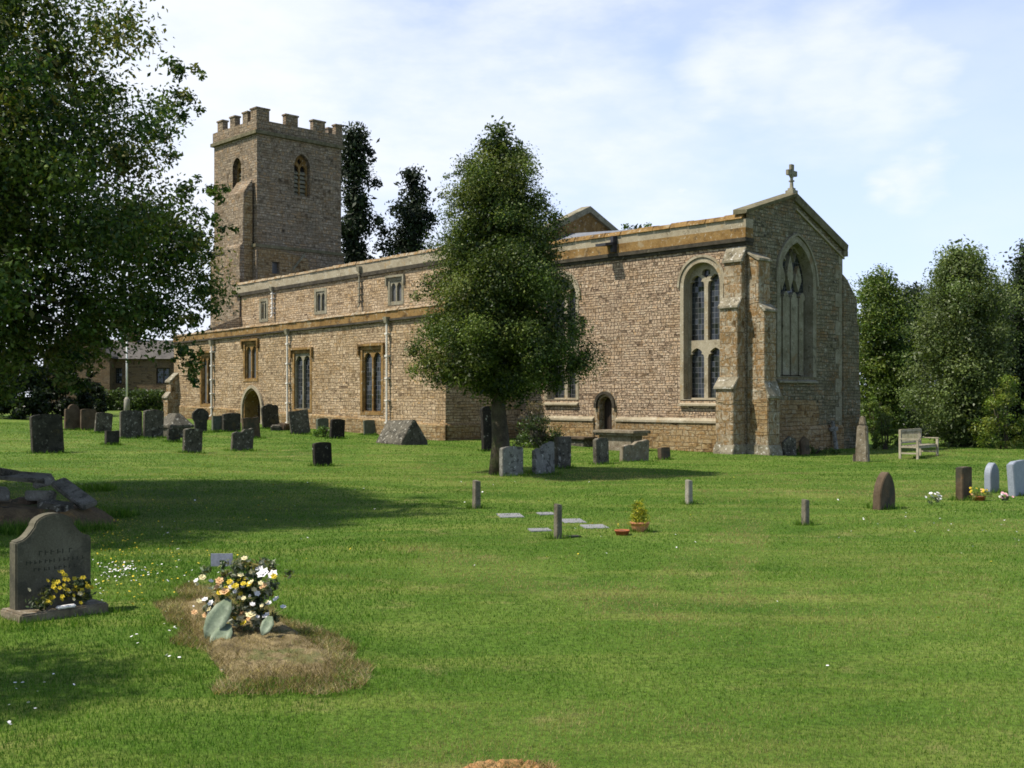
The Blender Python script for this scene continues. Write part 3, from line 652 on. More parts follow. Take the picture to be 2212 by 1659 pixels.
# --- south aisle
def zA(h, a_, b_): return a_ + (b_ - a_) * (h - (-NW_)) / (NW_ - TA)
P_TOP = lambda h: zA(h, 5.56, 5.95); P_BOT = lambda h: zA(h, 5.02, 5.38)
holes = []
def square_window(z0, z1, h0, h1, off, nl, dep=.30, glass=M_GLASS, mat=M_IRONB, hood=True, lab=None, mulmat=None):
    w = MB(); L_ = []; m = .09; lw = ((h1 - h0) - .10 - (nl - 1) * m) / nl
    for k in range(nl):
        c = h0 + .05 + lw / 2 + k * (lw + m); L_.append(arch(c, lw / 2, z0 + .04, z1 - .08 - lw * .62, lw * .55, 8, .03))
    w.plate('S', off + dep - .12, rect(h0 - .02, h1 + .02, z0 - .01, z1 + .01), L_, .13, True); win = part(w, 'window', mulmat or mat, church, lab)
    g = MB(); g.plate('S', off + dep, rect(h0, h1, z0, z1), (), .02, False); part(g, 'pane', glass, win)
    f = MB(); f.plate('S', off - .02, rect(h0 - .16, h1 + .16, z0 - .14, z1 + .16), [rect(h0, h1, z0, z1)], dep + .02, True); part(f, 'frame', mat, win)
    if hood:
        q = MB(); q.box(h0 - .26, h1 + .26, off - .12, off + .02, z1 + .165, z1 + .27); q.box(h0 - .26, h0 - .165, off - .12, off + .02, z1 - .22, z1 + .165); q.box(h1 + .165, h1 + .26, off - .12, off + .02, z1 - .22, z1 + .165)
        part(q, 'hood_mould', mat, win)
    return rect(h0 - .15, h1 + .15, z0 - .13, z1 + .15)
for (x0, x1, y0, y1, lab, mt) in ((345, 425, 740, 1140, 'aisle window nearest the west end', None), (705, 800, 640, 928, 'short aisle window above the pointed doorway', None),
                         (1115, 1245, 715, 1185, 'tall aisle window between the two drainpipes', M_ASHG), (1680, 1835, 685, 1205, 'tall aisle window with orange jambs nearest the tree', None)):
    a_, zt = S(*R3(x0, y0), AV); b_, zb = S(*R3(x1, y1), AV); zt = S(*R3(x1, y0), AV)[1]
    holes.append(square_window(zb, zt, a_, b_, AV, 2, .17, M_GLASS if x0 > 1000 else M_GLASSP, M_IRONB, True, lab, mt))
x0 = S(*R3(698, 1200), AV)[0]; x1 = S(*R3(848, 1200), AV)[0]; zap = S(*R3(765, 1025), AV)[1]; zsp = S(*R3(765, 1180), AV)[1]
hca = (x0 + x1) / 2; da2 = (x1 - x0) / 2 - .08; porch = arch(hca, da2, .2, zsp, zap - zsp, 10)
mb = MB(); mb.plate('S', AV + .75, porch, (), .05)
for k in range(6): x = hca - da2 + (k + .5) * 2 * da2 / 6; mb.box(x - .012, x + .012, AV + .735, AV + .75, .6, zsp + .1)
door = part(mb, 'door', M_OAK, church, 'dark door deep inside the pointed aisle doorway')
mb = MB(); mb.tube([(hca + da2 * .5, AV + .70, 1.9), (hca + da2 * .5, AV + .72, 1.72)], .035, 8); part(mb, 'handle', M_IPIPE, door)
mb = MB(); mb.plate('S', AV - .03, arch(hca, da2 + .14, .0, zsp, zap - zsp + .15, 10), [porch], .78, True); part(mb, 'frame', M_IRONB, door)
mb = MB(); A = arch(hca, da2 + .24, zsp - 1.0, zsp, zap - zsp + .26, 10); B = arch(hca, da2 + .1, zsp - 1.0, zsp, zap - zsp + .11, 10); mb.plate('S', AV - .12, A + B[::-1], (), .1); part(mb, 'hood_mould', M_ASH, door)
holes.append(arch(hca, da2 + .13, .02, zsp, zap - zsp + .14, 10))
mb = MB(); mb.plate('S', AV, [(-NW_, -.8), (-NW_, P_BOT(-NW_) + .02), (-TA, P_BOT(-TA) + .02), (-TA, -.8)], holes, .5, False)
mb.plate('E', -TA, [(AV, -.8), (AV, P_BOT(-TA)), (0.3, 7.2), (0.3, -.8)], (), .02, False)
mb.add([(-NW_, AV, -.8), (-NW_, 0, -.8), (-NW_, 0, 6.8), (-NW_, AV, 5.1)], [(0, 1, 2, 3)])
part(mb, 'aisle_wall', M_RUBP, label='pale sunlit wall of the south aisle')
def sloped(mb, h0, h1, y0, y1, zb, zt, n=1):
    for k in range(n):
        a_, b_ = h0 + (h1 - h0) * k / n, h0 + (h1 - h0) * (k + 1) / n
        mb.extrude([(a_, y0, zb(a_)), (a_, y1, zb(a_)), (a_, y1, zt(a_)), (a_, y0, zt(a_))], [(b_, y0, zb(b_)), (b_, y1, zb(b_)), (b_, y1, zt(b_)), (b_, y0, zt(b_))])
mb = MB(); sloped(mb, -NW_ - .05, -TA + .06, AV - .12, AV + .35, lambda h: P_BOT(h) + .01, lambda h: P_BOT(h) + .10); part(mb, 'cornice', M_SHADE)
mb = MB(); sloped(mb, -NW_, -TA + .03, AV - .06, AV + .34, lambda h: P_BOT(h) + .102, lambda h: P_TOP(h) - .13); 
mb.extrude([(-TA + .03, AV + .34, 5.3), (-TA + .03, .1, 6.9), (-TA + .03, .1, 7.3), (-TA + .03, AV + .34, P_TOP(-TA) - .13)], [(-TA - .3, AV + .34, 5.3), (-TA - .3, .1, 6.9), (-TA - .3, .1, 7.3), (-TA - .3, AV + .34, P_TOP(-TA) - .13)])
part(mb, 'parapet', M_IRONB)
coping(-NW_ - .05, -TA + .06, AV - .06, AV + .36, P_TOP(-NW_) - .128, .13, 30, M_ASHI, 'coping', P_TOP(-TA) - P_TOP(-NW_))
mb = MB(); mb.extrude([(-NW_, AV + .3, 5.35), (-NW_, 0, 6.1), (-NW_, 0, 6.0), (-NW_, AV + .3, 5.2)], [(-TA - .1, AV + .3, 5.6), (-TA - .1, 0, 6.3), (-TA - .1, 0, 6.2), (-TA - .1, AV + .3, 5.4)]); part(mb, 'roof', M_LEAD)
# aisle plinth
def plinz(h): return gz(*(lambda q: (q.x, q.y))(Vector((XC - WD[0] * h + ND[0] * AV, YC - WD[1] * h + ND[1] * AV)))) + .62
for a_, b_ in ((-NW_, hca - da2 - .25), (hca + da2 + .25, -TA + .1)):
    n = 12; mb = MB()
    for k in range(n):
        u0, u1 = a_ + (b_ - a_) * k / n, a_ + (b_ - a_) * (k + 1) / n
        mb.extrude([(u0, AV - .10, -.8), (u0, AV + .01, -.8), (u0, AV + .01, plinz(u0) + .07), (u0, AV - .10, plinz(u0))], [(u1, AV - .10, -.8), (u1, AV + .01, -.8), (u1, AV + .01, plinz(u1) + .07), (u1, AV - .10, plinz(u1))])
    part(mb, 'plinth', M_IRON)
mb = MB(); mb.buttress('E', -TA, AV - .1, 0, [(.1, -.8), (.1, plinz(-TA)), (0, plinz(-TA) + .07)])
part(mb, 'plinth', M_IRON)
# west end buttress of the aisle
stepped('S', -NW_ - .02, -NW_ + .5, [(.62, 2.1, .25), (.45, 2.95, .45)], AV, 'aisle buttress at the west end beside the house', M_ASHI)
# drainpipes
def pipe(px, y0, y1, off, mat, lab, r=.045):
    h, zt = S(*R3(px, y0), off); zb = S(*R3(px, y1), off)[1]; d = MB()
    d.tube([(h, off - .14, zt), (h, off - .14, (zt + zb) / 2), (h, off - .14, zb), (h, off - .24, zb - .12)], r, 8)
    for k in range(5): zq = zt + (zb - zt) * (k + .5) / 5; d.box(h - .085, h + .085, off - .2, off - .0, zq - .035, zq + .035)
    o = part(d, 'drainpipe', mat, church, lab)
    q = MB(); q.extrude([(h - .12, off - .27, zt + .24), (h + .12, off - .27, zt + .24), (h + .12, off - .02, zt + .24), (h - .12, off - .02, zt + .24)], [(h - .08, off - .22, zt - .02), (h + .08, off - .22, zt - .02), (h + .08, off - .06, zt - .02), (h - .08, off - .06, zt - .02)])
    part(q, 'hopper', M_ASHG, o)
pipe(447, 650, 1225, AV, M_WPIPE, 'cream drainpipe near the west end of the aisle'); pipe(1076, 560, 1375, AV, M_WPIPE, 'cream drainpipe left of the tall aisle window')
pipe(1902, 465, 1385, AV, M_WPIPE, 'cream drainpipe right of the orange window')

# --- nave clerestory
C_TOP = lambda h: zA(h, 8.72, 9.12)
holes = []
for (x0, x1, y0, y1, lab) in ((838, 884, 285, 435, 'clerestory window nearest the tower'), (1296, 1368, 200, 368, 'middle clerestory window'), (1908, 2005, 110, 288, 'clerestory window nearest the tree')):
    a_ = S(*R3(x0, y0))[0]; b_, zb = S(*R3(x1, y1)); zt = S(*R3(x1, y0))[1]
    holes.append(square_window(zb, zt, a_, b_, 0, 2, .15, M_GLASSP, M_ASHG, x0 > 1800, lab))
mb = MB(); mb.plate('S', 0, [(-NW_, 4.5), (-NW_, C_TOP(-NW_) - .6), (-TA, C_TOP(-TA) - .6), (-TA, 4.5)], holes, .4, False)
part(mb, 'clerestory_wall', M_RUBP, label='clerestory wall above the aisle roof')
mb = MB(); sloped(mb, -NW_ - .6, -TA + .05, -.11, .3, lambda h: C_TOP(h) - .78, lambda h: C_TOP(h) - .60); part(mb, 'cornice', M_SHADE)
mb = MB(); sloped(mb, -NW_ - .6, -TA + .02, -.05, .3, lambda h: C_TOP(h) - .598, lambda h: C_TOP(h) - .14); part(mb, 'parapet', M_ASH)
coping(-NW_ - .6, -TA, -.05, .32, C_TOP(-NW_) - .138, .2, 34, M_ASHI, 'coping', C_TOP(-TA) - C_TOP(-NW_))
pipe(948, 205, 405, 0, M_WPIPE, 'short cream drainpipe on the clerestory'); pipe(1672, 40, 318, 0, M_ASHG, 'grey drainpipe on the clerestory')
hq, zq = S(*R6(20, 690)); 
mb = MB(); mb.extrude([(hq - .4, -.75, 7.98), (hq + .12, -.75, 7.98), (hq + .12, -.05, 8.06), (hq - .4, -.05, 8.06)], [(hq - .4, -.75, 8.08), (hq + .12, -.75, 8.08), (hq + .12, -.05, 8.2), (hq - .4, -.05, 8.2)]); mb.box(hq - .02, hq + .12, -.3, -.05, 7.78, 8.40); part(mb, 'water_spout', M_IPIPE)
nap = zat(445, TA, 4.3); nz_r = lambda v: nap - .45 * abs(v - 4.3)
mb = MB(); mb.plate('E', -TA, [(0, 6.5), (0, nz_r(0) - .3), (4.3, nap - .3), (NV, nz_r(NV) - .3), (NV, 6.5)], (), .3, False); part(mb, 'gable_wall', M_IRONB, label='ochre nave gable rising behind the chancel roof')
mb = MB()
for v0, v1 in ((-.1, 4.3), (4.3, NV + .1)): mb.extrude([(-TA + .16, v0, nz_r(v0) - .3), (-TA + .16, v0, nz_r(v0) - .02), (-TA - .4, v0, nz_r(v0)), (-TA - .4, v0, nz_r(v0) - .3)], [(-TA + .16, v1, nz_r(v1) - .3), (-TA + .16, v1, nz_r(v1) - .02), (-TA - .4, v1, nz_r(v1)), (-TA - .4, v1, nz_r(v1) - .3)])
part(mb, 'coping', M_ASHG)
mb = MB(); mb.extrude([(-TA - .2, .2, 8.3), (-TA - .2, 4.3, 9.5), (-TA - .2, NV, 8.3)], [(-NW_, .2, 8.2), (-NW_, 4.3, 9.4), (-NW_, NV, 8.2)])
mb.box(-NW_, -TA - .3, NV - .3, NV, -.8, 8.28)
part(mb, 'roof', M_LEAD)

# --- tower
TT = 34.5; V0 = 1.0; V1 = 6.95; TD = 5.0
def tz(y, x=600): return zat(R2(x, y)[1], TT, V0)
Z_S1 = tz(1262); Z_S2 = tz(318); Z_CR = tz(214); Z_ME = tz(120)
def TS(x, y): return S(*R2(x, y), V0)
def TE(x, y): return E(*R2(x, y), TT)
e0 = TE(890, 700)[0]; e1 = TE(1022, 700)[0]; ez0 = TE(955, 852)[1]; ezs = TE(955, 610)[1]; eza = TE(955, 505)[1]
s0 = TS(383, 700)[0]; s1 = TS(455, 700)[0]; sz0 = TS(420, 822)[1]; szs = TS(420, 620)[1]; sza = TS(420, 532)[1]
holeE = arch((e0 + e1) / 2, (e1 - e0) / 2, ez0, ezs, eza - ezs, 10); holeS = arch((s0 + s1) / 2, (s1 - s0) / 2, sz0, szs, sza - szs, 10)
se = TE(700, 1395); sf = TE(760, 1500); holeV = rect(se[0], sf[0], sf[1], se[1])
lo = .12
mb = MB()
mb.plate('E', -TT, [(V0, Z_S1), (V0, Z_S2), (V1, Z_S2), (V1, Z_S1)], [holeE], .5, False)
mb.plate('S', V0, [(-TT - TD, Z_S1), (-TT - TD, Z_S2), (-TT, Z_S2), (-TT, Z_S1)], [holeS], .5, False)
mb.plate('S', V1, [(-TT - TD, Z_S1), (-TT - TD, Z_S2), (-TT, Z_S2), (-TT, Z_S1)], (), .1, False); mb.plate('E', -TT - TD, [(V0, Z_S1), (V0, Z_S2), (V1, Z_S2), (V1, Z_S1)], (), .1, False)
mb.plate('E', -TT + lo, [(V0 - lo, -.8), (V0 - lo, Z_S1), (V1 + lo, Z_S1), (V1 + lo, -.8)], [holeV], .4, False)
mb.plate('S', V0 - lo, [(-TT - TD - .25, -.8), (-TT - TD - .25, Z_S1), (-TT + lo, Z_S1), (-TT + lo, -.8)], (), .1, False)
mb.plate('S', V1 + lo, [(-TT - TD - .25, -.8), (-TT - TD - .25, Z_S1), (-TT + lo, Z_S1), (-TT + lo, -.8)], (), .1, False); mb.plate('E', -TT - TD - .25, [(V0 - lo, -.8), (V0 - lo, Z_S1), (V1 + lo, Z_S1), (V1 + lo, -.8)], (), .1, False)
tower = part(mb, 'tower', M_TOW, label='square west tower with battlements')
def louvres(plane, off, h0, h1, z0, zs, za, lab):
    d = MB(); hc = (h0 + h1) / 2; o = (lambda q: off + q) if plane == 'S' else (lambda q: off - q)
    d.plate(plane, o(.48), arch(hc, (h1 - h0) / 2 + .02, z0 - .02, zs, za - zs + .02, 10), (), .02, False); win = part(d, 'belfry_opening', M_DARK, tower, lab)
    f = MB(); m = .05; lw = (h1 - h0 - .2 - 2 * m) / 2
    A = arch(hc, (h1 - h0) / 2, z0, zs, za - zs, 10); Ls = [arch(hc + s_ * (m + lw / 2), lw / 2, z0 + .08, zs - .15, lw * .7, 8) for s_ in (-1, 1)]
    r_ = za - zs; Ls.append(dagger(hc, zs + .15, zs + r_ * .75, .14))
    f.plate(plane, o(.30), A, Ls, .15, False); part(f, 'belfry_tracery', M_IRONB, tower)
    s = MB(); n = 6
    for k in range(n):
        zq = z0 + .1 + (zs - .2 - z0) * k / n; P = (lambda h, p, z: (h, off + p, z)) if plane == 'S' else (lambda h, p, z: (off - p, h, z))
        hh = (zs - .2 - z0) / n * .62
        s.extrude([P(h0 + .08, .33, zq), P(h0 + .08, .46, zq + hh), P(h0 + .08, .47, zq + hh), P(h0 + .08, .36, zq - .06)], [P(h1 - .08, .33, zq), P(h1 - .08, .46, zq + hh), P(h1 - .08, .47, zq + hh), P(h1 - .08, .36, zq - .06)])
    part(s, 'louvres', M_ASHG, tower)
    s = MB(); s.plate(plane, o(-.02), arch(hc, (h1 - h0) / 2 + .2, z0 - .2, zs, za - zs + .22, 10), [A], .3, True); part(s, 'belfry_frame', M_TOW, tower)
louvres('E', -TT, e0, e1, ez0, ezs, eza, 'louvred belfry opening in the shaded tower face'); louvres('S', V0, s0, s1, sz0, szs, sza, 'louvred belfry opening in the sunlit tower face')
mb = MB(); mb.plate('E', -TT + lo - .25, holeV, (), .02, False); part(mb, 'slit_window', M_GLASSP, tower)
def band(z0, z1, p, mat, name, y=0.0):
    b_ = MB(); b_.box(-TT - TD - p, -TT + p, V0 - p, V0, z0, z1); b_.box(-TT - TD - p, -TT + p, V1, V1 + p, z0, z1)
    b_.box(-TT, -TT + p, V0, V1, z0, z1); b_.box(-TT - TD - p, -TT - TD, V0, V1, z0, z1); return part(b_, name, mat, tower)
band(Z_S1 - .1, Z_S1 + .08, .22, M_ASHD, 'string_course'); band(Z_S2 - .10, Z_S2 + .10, .17, M_ASHD, 'string_course')
# parapet wall as a hollow ring, then merlons
b_ = MB(); x0, x1 = -TT - TD, -TT; q = .06; th = .4; zb, zt = Z_S2 + .1, Z_CR
for bx in ((x0 - q, x1 + q, V0 - q, V0 + th), (x0 - q, x1 + q, V1 - th, V1 + q), (x1 - th, x1 + q, V0 + th, V1 - th), (x0 - q, x0 + th, V0 + th, V1 - th)): b_.box(*bx, zb, zt)
part(b_, 'parapet', M_TOW, tower)
b_ = MB(); b_.box(x0 + th, x1 - th, V0 + th, V1 - th, Z_S2, Z_S2 + .2); part(b_, 'roof', M_LEAD, tower)
mer = []
vE = [TE(x, 230)[0] for x in (585, 695, 818, 920, 1045, 1145, 1232, 1300)]
sS = [TS(x, 230)[0] for x in (262, 330, 365, 432, 470, 537)]
hm = Z_ME - Z_CR
def merlon(x0_, x1_, y0_, y1_, dz=0.0):
    m = MB(); m.box(x0_, x1_, y0_, y1_, Z_CR, Z_ME - .1 + dz); m.box(x0_ - .05, x1_ + .05, y0_ - .05, y1_ + .05, Z_ME - .1 + dz, Z_ME + dz); part(m, 'merlon', M_TOW, tower, None, .015)
mt_ = .3
merlon(x1 - .62, x1 + q, V0 - q, vE[1] - .1, .06)
for a_, b2 in ((vE[2], vE[3]), (vE[4], vE[5]), (vE[6], V1 + q)):
    merlon(x1 - mt_, x1 + q, a_, b2); merlon(x0 - q, x0 + mt_, a_, b2)
for a_, b2 in ((sS[0], sS[1]), (sS[2], sS[3]), (sS[4], sS[5])):
    a_ = max(a_, x0 - q); b2 = max(a_ + .46, b2 - .34); merlon(a_, b2, V0 - q, V0 + mt_); merlon(a_, b2, V1 - mt_, V1 + q)
# stair buttress on the sunlit face near the corner
bt0 = TS(440, 1000)[0]; bt1 = -TT - .28; zt_b = TS(520, 720)[1]
mb = MB(); mb.buttress('S', V0 - lo, bt0 - .1, bt1, [(.85, -.8), (.85, Z_S1 - .1), (.66, Z_S1 + .1), (.58, zt_b - .85), (0, zt_b)]); part(mb, 'buttress', M_TOW, tower, 'stepped buttress on the sunlit tower face', .02)
mb = MB(); mb.plate('E', bt1 + .012, [(V0 - lo - .55, 5.5), (V0 - lo - .55, zt_b - 1.3), (V0 - lo - .28, zt_b - .75), (V0 - lo - .02, zt_b - .75), (V0 - lo - .02, 5.5)], (), .02); part(mb, 'stone_courses', M_IRON, tower)
mb = MB(); zr0, zr1 = TE(870, 1470), TE(965, 1350)
mb.extrude([(-TT + lo, zr0[0], zr0[1]), (-TT + lo + .1, zr0[0], zr0[1]), (-TT + lo + .1, zr0[0], zr0[1] + .14), (-TT + lo, zr0[0], zr0[1] + .18)], [(-TT + lo, zr1[0], zr1[1]), (-TT + lo + .1, zr1[0], zr1[1]), (-TT + lo + .1, zr1[0], zr1[1] + .14), (-TT + lo, zr1[0], zr1[1] + .18)])
part(mb, 'string_course', M_ASHG, tower)
mb = MB(); mb.plate('E', -TT + lo + .012, [(V0 - .02, 8.6), (V0 - .02, Z_S1 - .2), (V0 + 1.4, Z_S1 - .15), (V0 + 3.4, Z_S1 - .5), (V0 + 3.9, 8.6)], [rect(se[0] - .01, sf[0] + .01, max(8.7, sf[1]), se[1])] if sf[1] > 8.75 else [], .02); part(mb, 'stone_courses', M_IRON, tower)

# ------------------------------------------------------------------ gravestones
G_SLATE = blotch('dark_slate_gravestone', [(.020, .019, .014), (.042, .039, .029), (.07, .064, .048)], 2.5, [((.17, .165, .13), 8, .60, .75), ((.012, .011, .008), 6, .57, .7), ((.09, .07, .03), 3, .6, .5)], 40, .4)
G_BLACK = blotch('black_gravestone', [(.010, .010, .008), (.018, .016, .013), (.034, .029, .022)], 3, [((.34, .33, .28), 5, .63, .85), ((.10, .09, .06), 9, .60, .6)], 40, .4)
G_LICH = blotch('lichened_gravestone', [(.04, .037, .027), (.085, .077, .057), (.125, .112, .083)], 3, [((.36, .34, .28), 9, .58, .8), ((.02, .018, .013), 7, .56, .75)], 40, .5)
G_GREY = blotch('grey_speckled_gravestone', [(.13, .125, .105), (.19, .185, .16), (.24, .235, .205)], 4, [((.04, .038, .032), 7, .53, .75), ((.46, .45, .39), 9, .60, .7)], 50, .4)
G_BROWN = blotch('brown_gravestone', [(.055, .038, .022), (.09, .064, .04), (.125, .095, .06)], 3, [((.03, .037, .028), 2.5, .55, .6), ((.18, .09, .03), 5, .62, .5)], 50, .35)
G_OLIVE = blotch('olive_gravestone', [(.075, .068, .045), (.112, .102, .07), (.155, .142, .10)], 2.5, [((.04, .04, .03), 3, .58, .5), ((.20, .18, .13), 9, .64, .4)], 60, .3)
G_BLUE = blotch('blue_grey_gravestone', [(.20, .225, .26), (.26, .285, .325)], 8, None, 70, .1, .5)
G_SAND = blotch('sandy_gravestone', [(.10, .08, .05), (.17, .14, .095), (.25, .215, .155)], 4, [((.42, .40, .34), 12, .60, .7), ((.05, .04, .028), 8, .58, .6), ((.22, .11, .03), 3, .62, .5)], 50, .5)
G_GREEN = blotch('algae_gravestone', [(.055, .065, .045), (.095, .105, .075), (.14, .145, .11)], 4, [((.30, .30, .25), 12, .62, .6)], 50, .4)
def outline(style, w, h, rg):
    a = w / 2; b0 = -.35; P = [(-a, b0)]
    j = lambda s=.012: rg.uniform(-s, s)
    if style == 'flat': P += [(-a, h + j()), (-a * .3, h + j()), (a * .4, h + j()), (a, h + j())]
    elif style == 'curve': P += [(-a, h * .93)] + [(-a * math.cos(t), h * .93 + h * .07 * math.sin(t)) for t in [math.pi * k / 8 for k in range(1, 8)]] + [(a, h * .93)]
    elif style == 'round': P += [(-a, h - a)] + [(-a * math.cos(t), h - a + a * math.sin(t)) for t in [math.pi * k / 14 for k in range(1, 14)]] + [(a, h - a)]
    elif style == 'gothic':
        s = h - a * 1.45; P += arch(0, a, b0, s, a * 1.45, 9)[1:-1]
    elif style == 'shoulder':
        s = h - a * .62; r = a * .62; P += [(-a, s - .03), (-a * .93, s + .015), (-r, s + .02)] + [(-r * math.cos(t), s + .02 + (h - s - .02) * math.sin(t)) for t in [math.pi * k / 10 for k in range(1, 10)]] + [(r, s + .02), (a * .93, s + .015), (a, s - .03)]
    elif style == 'ogee':
        s = h * .745; P += [(-a, s), (-a * .90, s + .012)]
        P += [(-a * (.90 - .34 * k / 5), s + .012 + h * .105 * (k / 5) ** 1.8) for k in range(1, 6)]
        r = a * .52; zc_ = s + .012 + h * .125; P += [(-r * math.cos(t), zc_ + (h - zc_) * math.sin(t)) for t in [math.pi * k / 12 for k in range(0, 13)]]
        P += [(a * (.90 - .34 * k / 5), s + .012 + h * .105 * (k / 5) ** 1.8) for k in range(5, 0, -1)] + [(a * .90, s + .012), (a, s)]
    elif style == 'waist': P += [(-a * .72, h * .05), (-a * .75, h * .45), (-a, h * .62), (-a * .98, h * .8), (-a * .7, h * .9), (-a * .3, h), (a * .3, h), (a * .7, h * .9), (a * .98, h * .8), (a, h * .62), (a * .75, h * .45), (a * .72, h * .05)]
    elif style == 'scroll': P += [(-a, h * .86), (-a * .8, h * .97), (-a * .5, h * .95), (-a * .3, h), (a * .2, h * .99), (a * .4, h * .93), (a * .75, h * .93), (a, h * .84), (a * .94, h * .62)]
    elif style == 'broken': P += [(-a, h * .72), (-a * .6, h * .8), (-a * .2, h * .78), (a * .1, h * .92), (a * .5, h * .94), (a * .85, h), (a, h * .96)]
    elif style == 'chamfer': P += [(-a, h * .93), (-a * .55, h), (a * .55, h), (a, h * .93)]
    elif style == 'peak': P += [(-a, h * .78), (0, h), (a, h * .78)]
    return P + [(a, b0)]
EAST = math.atan2(-WD[1], -WD[0])          # direction the stones face
def headstone(x0, x1, yt, yb, style, mat, label, roll=0.0, thick=.11, group='gravestones in the churchyard', face=None, lean=0.0, cat='gravestone'):
    p = ground((x0 + x1) / 2, yb); Y = p.y; rg = random.Random(int(x0 * 7 + yb))
    fa = EAST + (rg.uniform(-.14, .14) if face is None else face)
    ax = Vector((-math.sin(fa), math.cos(fa))); nm = Vector((math.cos(fa), math.sin(fa)))
    d = Vector((p.x, p.y)).normalized(); c_ = abs(d.dot(nm)); s_ = abs(d.dot(ax))
    W = max(.12, ((x1 - x0) / FOC * Y - thick * s_) / max(.25, c_)); H = (yb - yt) / FOC * Y
    mb = MB(); O = outline(style, W, H, rg)
    mb.extrude([(-thick / 2, u, z_) for u, z_ in O], [(thick / 2, u, z_) for u, z_ in O])
    o = mb.build('gravestone', mat, None, .012, False, p, (math.radians(roll + rg.uniform(-2.5, 2.5)), math.radians(lean + rg.uniform(-4, 4)), fa))
    return tag(o, label, cat, group)
ST = [
 (70, 137, 894, 978, 'curve', G_SLATE, 'large dark slate gravestone standing alone at far left of the lawn', 0, .15),
 (139, 176, 873, 928, 'shoulder', G_BROWN, 'dim brown gravestone, leftmost of the shaded trio before the hedge', 0, .15),
 (174, 207, 883, 929, 'curve', G_BROWN, 'dim brown gravestone, middle of the shaded trio before the hedge', 0, .15),
 (204, 240, 891, 935, 'curve', G_LICH, 'dim gravestone, rightmost of the shaded trio before the hedge', -3, .12),
 (226, 257, 930, 960, 'flat', G_SLATE, 'small low square gravestone in front of the lichened pair', 0, .14),
 (259, 306, 886, 946, 'curve', G_LICH, 'tall lichened gravestone, left one of a touching pair', 0, .15),
 (308, 352, 885, 945, 'curve', G_LICH, 'tall lichened gravestone, right one of a touching pair', 0, .15),
 (361, 389, 926, 954, 'flat', G_SLATE, 'short dark gravestone in front of the hipped tomb', 0, .15),
 (394, 436, 925, 978, 'curve', G_LICH, 'brownish gravestone in front of the urn shaped stone', 0, .15),
 (415, 452, 882, 934, 'waist', G_SLATE, 'urn shaped dark gravestone with a narrow waist', 0, .14),
 (457, 482, 898, 932, 'flat', G_GREEN, 'narrow greenish gravestone with a bright sunlit edge by the drainpipe', 0, .18),
 (480, 520, 892, 932, 'curve', G_SLATE, 'dark gravestone just left of the pointed aisle doorway', 0, .15),
 (524, 563, 902, 946, 'flat', G_BROWN, 'wide brown gravestone standing before the pointed doorway', 2, .14),
 (498, 546, 923, 973, 'broken', G_LICH, 'speckled gravestone leaning to the left before the doorway', -7, .12),
 (567, 605, 872, 926, 'scroll', G_SLATE, 'scroll topped grey gravestone leaning right of the doorway', 6, .12),
 (628, 671, 886, 937, 'flat', G_LICH, 'square gravestone leaning beneath the tall aisle window', 4, .12),
 (683, 711, 903, 937, 'curve', G_GREEN, 'pale greenish gravestone with weeds at its foot', 0, .15),
 (711, 744, 905, 947, 'curve', G_BLACK, 'black gravestone next to the pale greenish one', 0, .14),
 (676, 718, 955, 1006, 'curve', G_BLACK, 'small black gravestone with pale lichen blotches alone on the lawn', 0, .15),
 (785, 813, 907, 939, 'curve', G_GREEN, 'small grey green gravestone close to the aisle wall', 0, .10),
 (1040, 1072, 877, 974, 'curve', G_BLACK, 'tall narrow dark gravestone behind the tree trunk', 0, .15),
 (1078, 1131, 964, 1027, 'curve', G_GREY, 'pale grey speckled gravestone at the foot of the tree', 0, .15),
 (1150, 1176, 928, 965, 'round', G_SAND, 'small round topped gravestone with orange lichen behind the grey pair', 0, .14),
 (1149, 1199, 954, 1022, 'broken', G_GREY, 'wide grey gravestone with a sloping broken top', 0, .15),
 (1196, 1234, 943, 1010, 'flat', G_LICH, 'mottled square gravestone beside the broken topped one', 0, .15),
 (1281, 1316, 946, 1002, 'chamfer', G_LICH, 'black and white blotched gravestone left of the table tomb', 0, .14),
 (1338, 1402, 950, 996, 'broken', G_SAND, 'low wide gravestone with a slanting top before the table tomb', 2, .16),
 (1421, 1449, 966, 992, 'curve', G_BROWN, 'tiny brown gravestone right of the table tomb', 0, .15),
 (1886, 1933, 1019, 1098, 'gothic', G_BROWN, 'brown gravestone with pointed arch top alone on the right lawn', 0, .15),
 (2065, 2099, 1009, 1079, 'flat', G_BROWN, 'brown square topped gravestone beside the yellow flowers', 0, .16),
 (2127, 2158, 999, 1063, 'gothic', G_BLUE, 'blue grey gravestone with arched top behind the pink flowers', 0, .15),
 (2181, 2226, 995, 1069, 'chamfer', G_BLUE, 'blue grey gravestone cut off by the right edge of the picture', 0, .14),
]
for s_ in ST: headstone(s_[0], s_[1], s_[2], s_[3], s_[4], s_[5], s_[6], s_[7], s_[8])
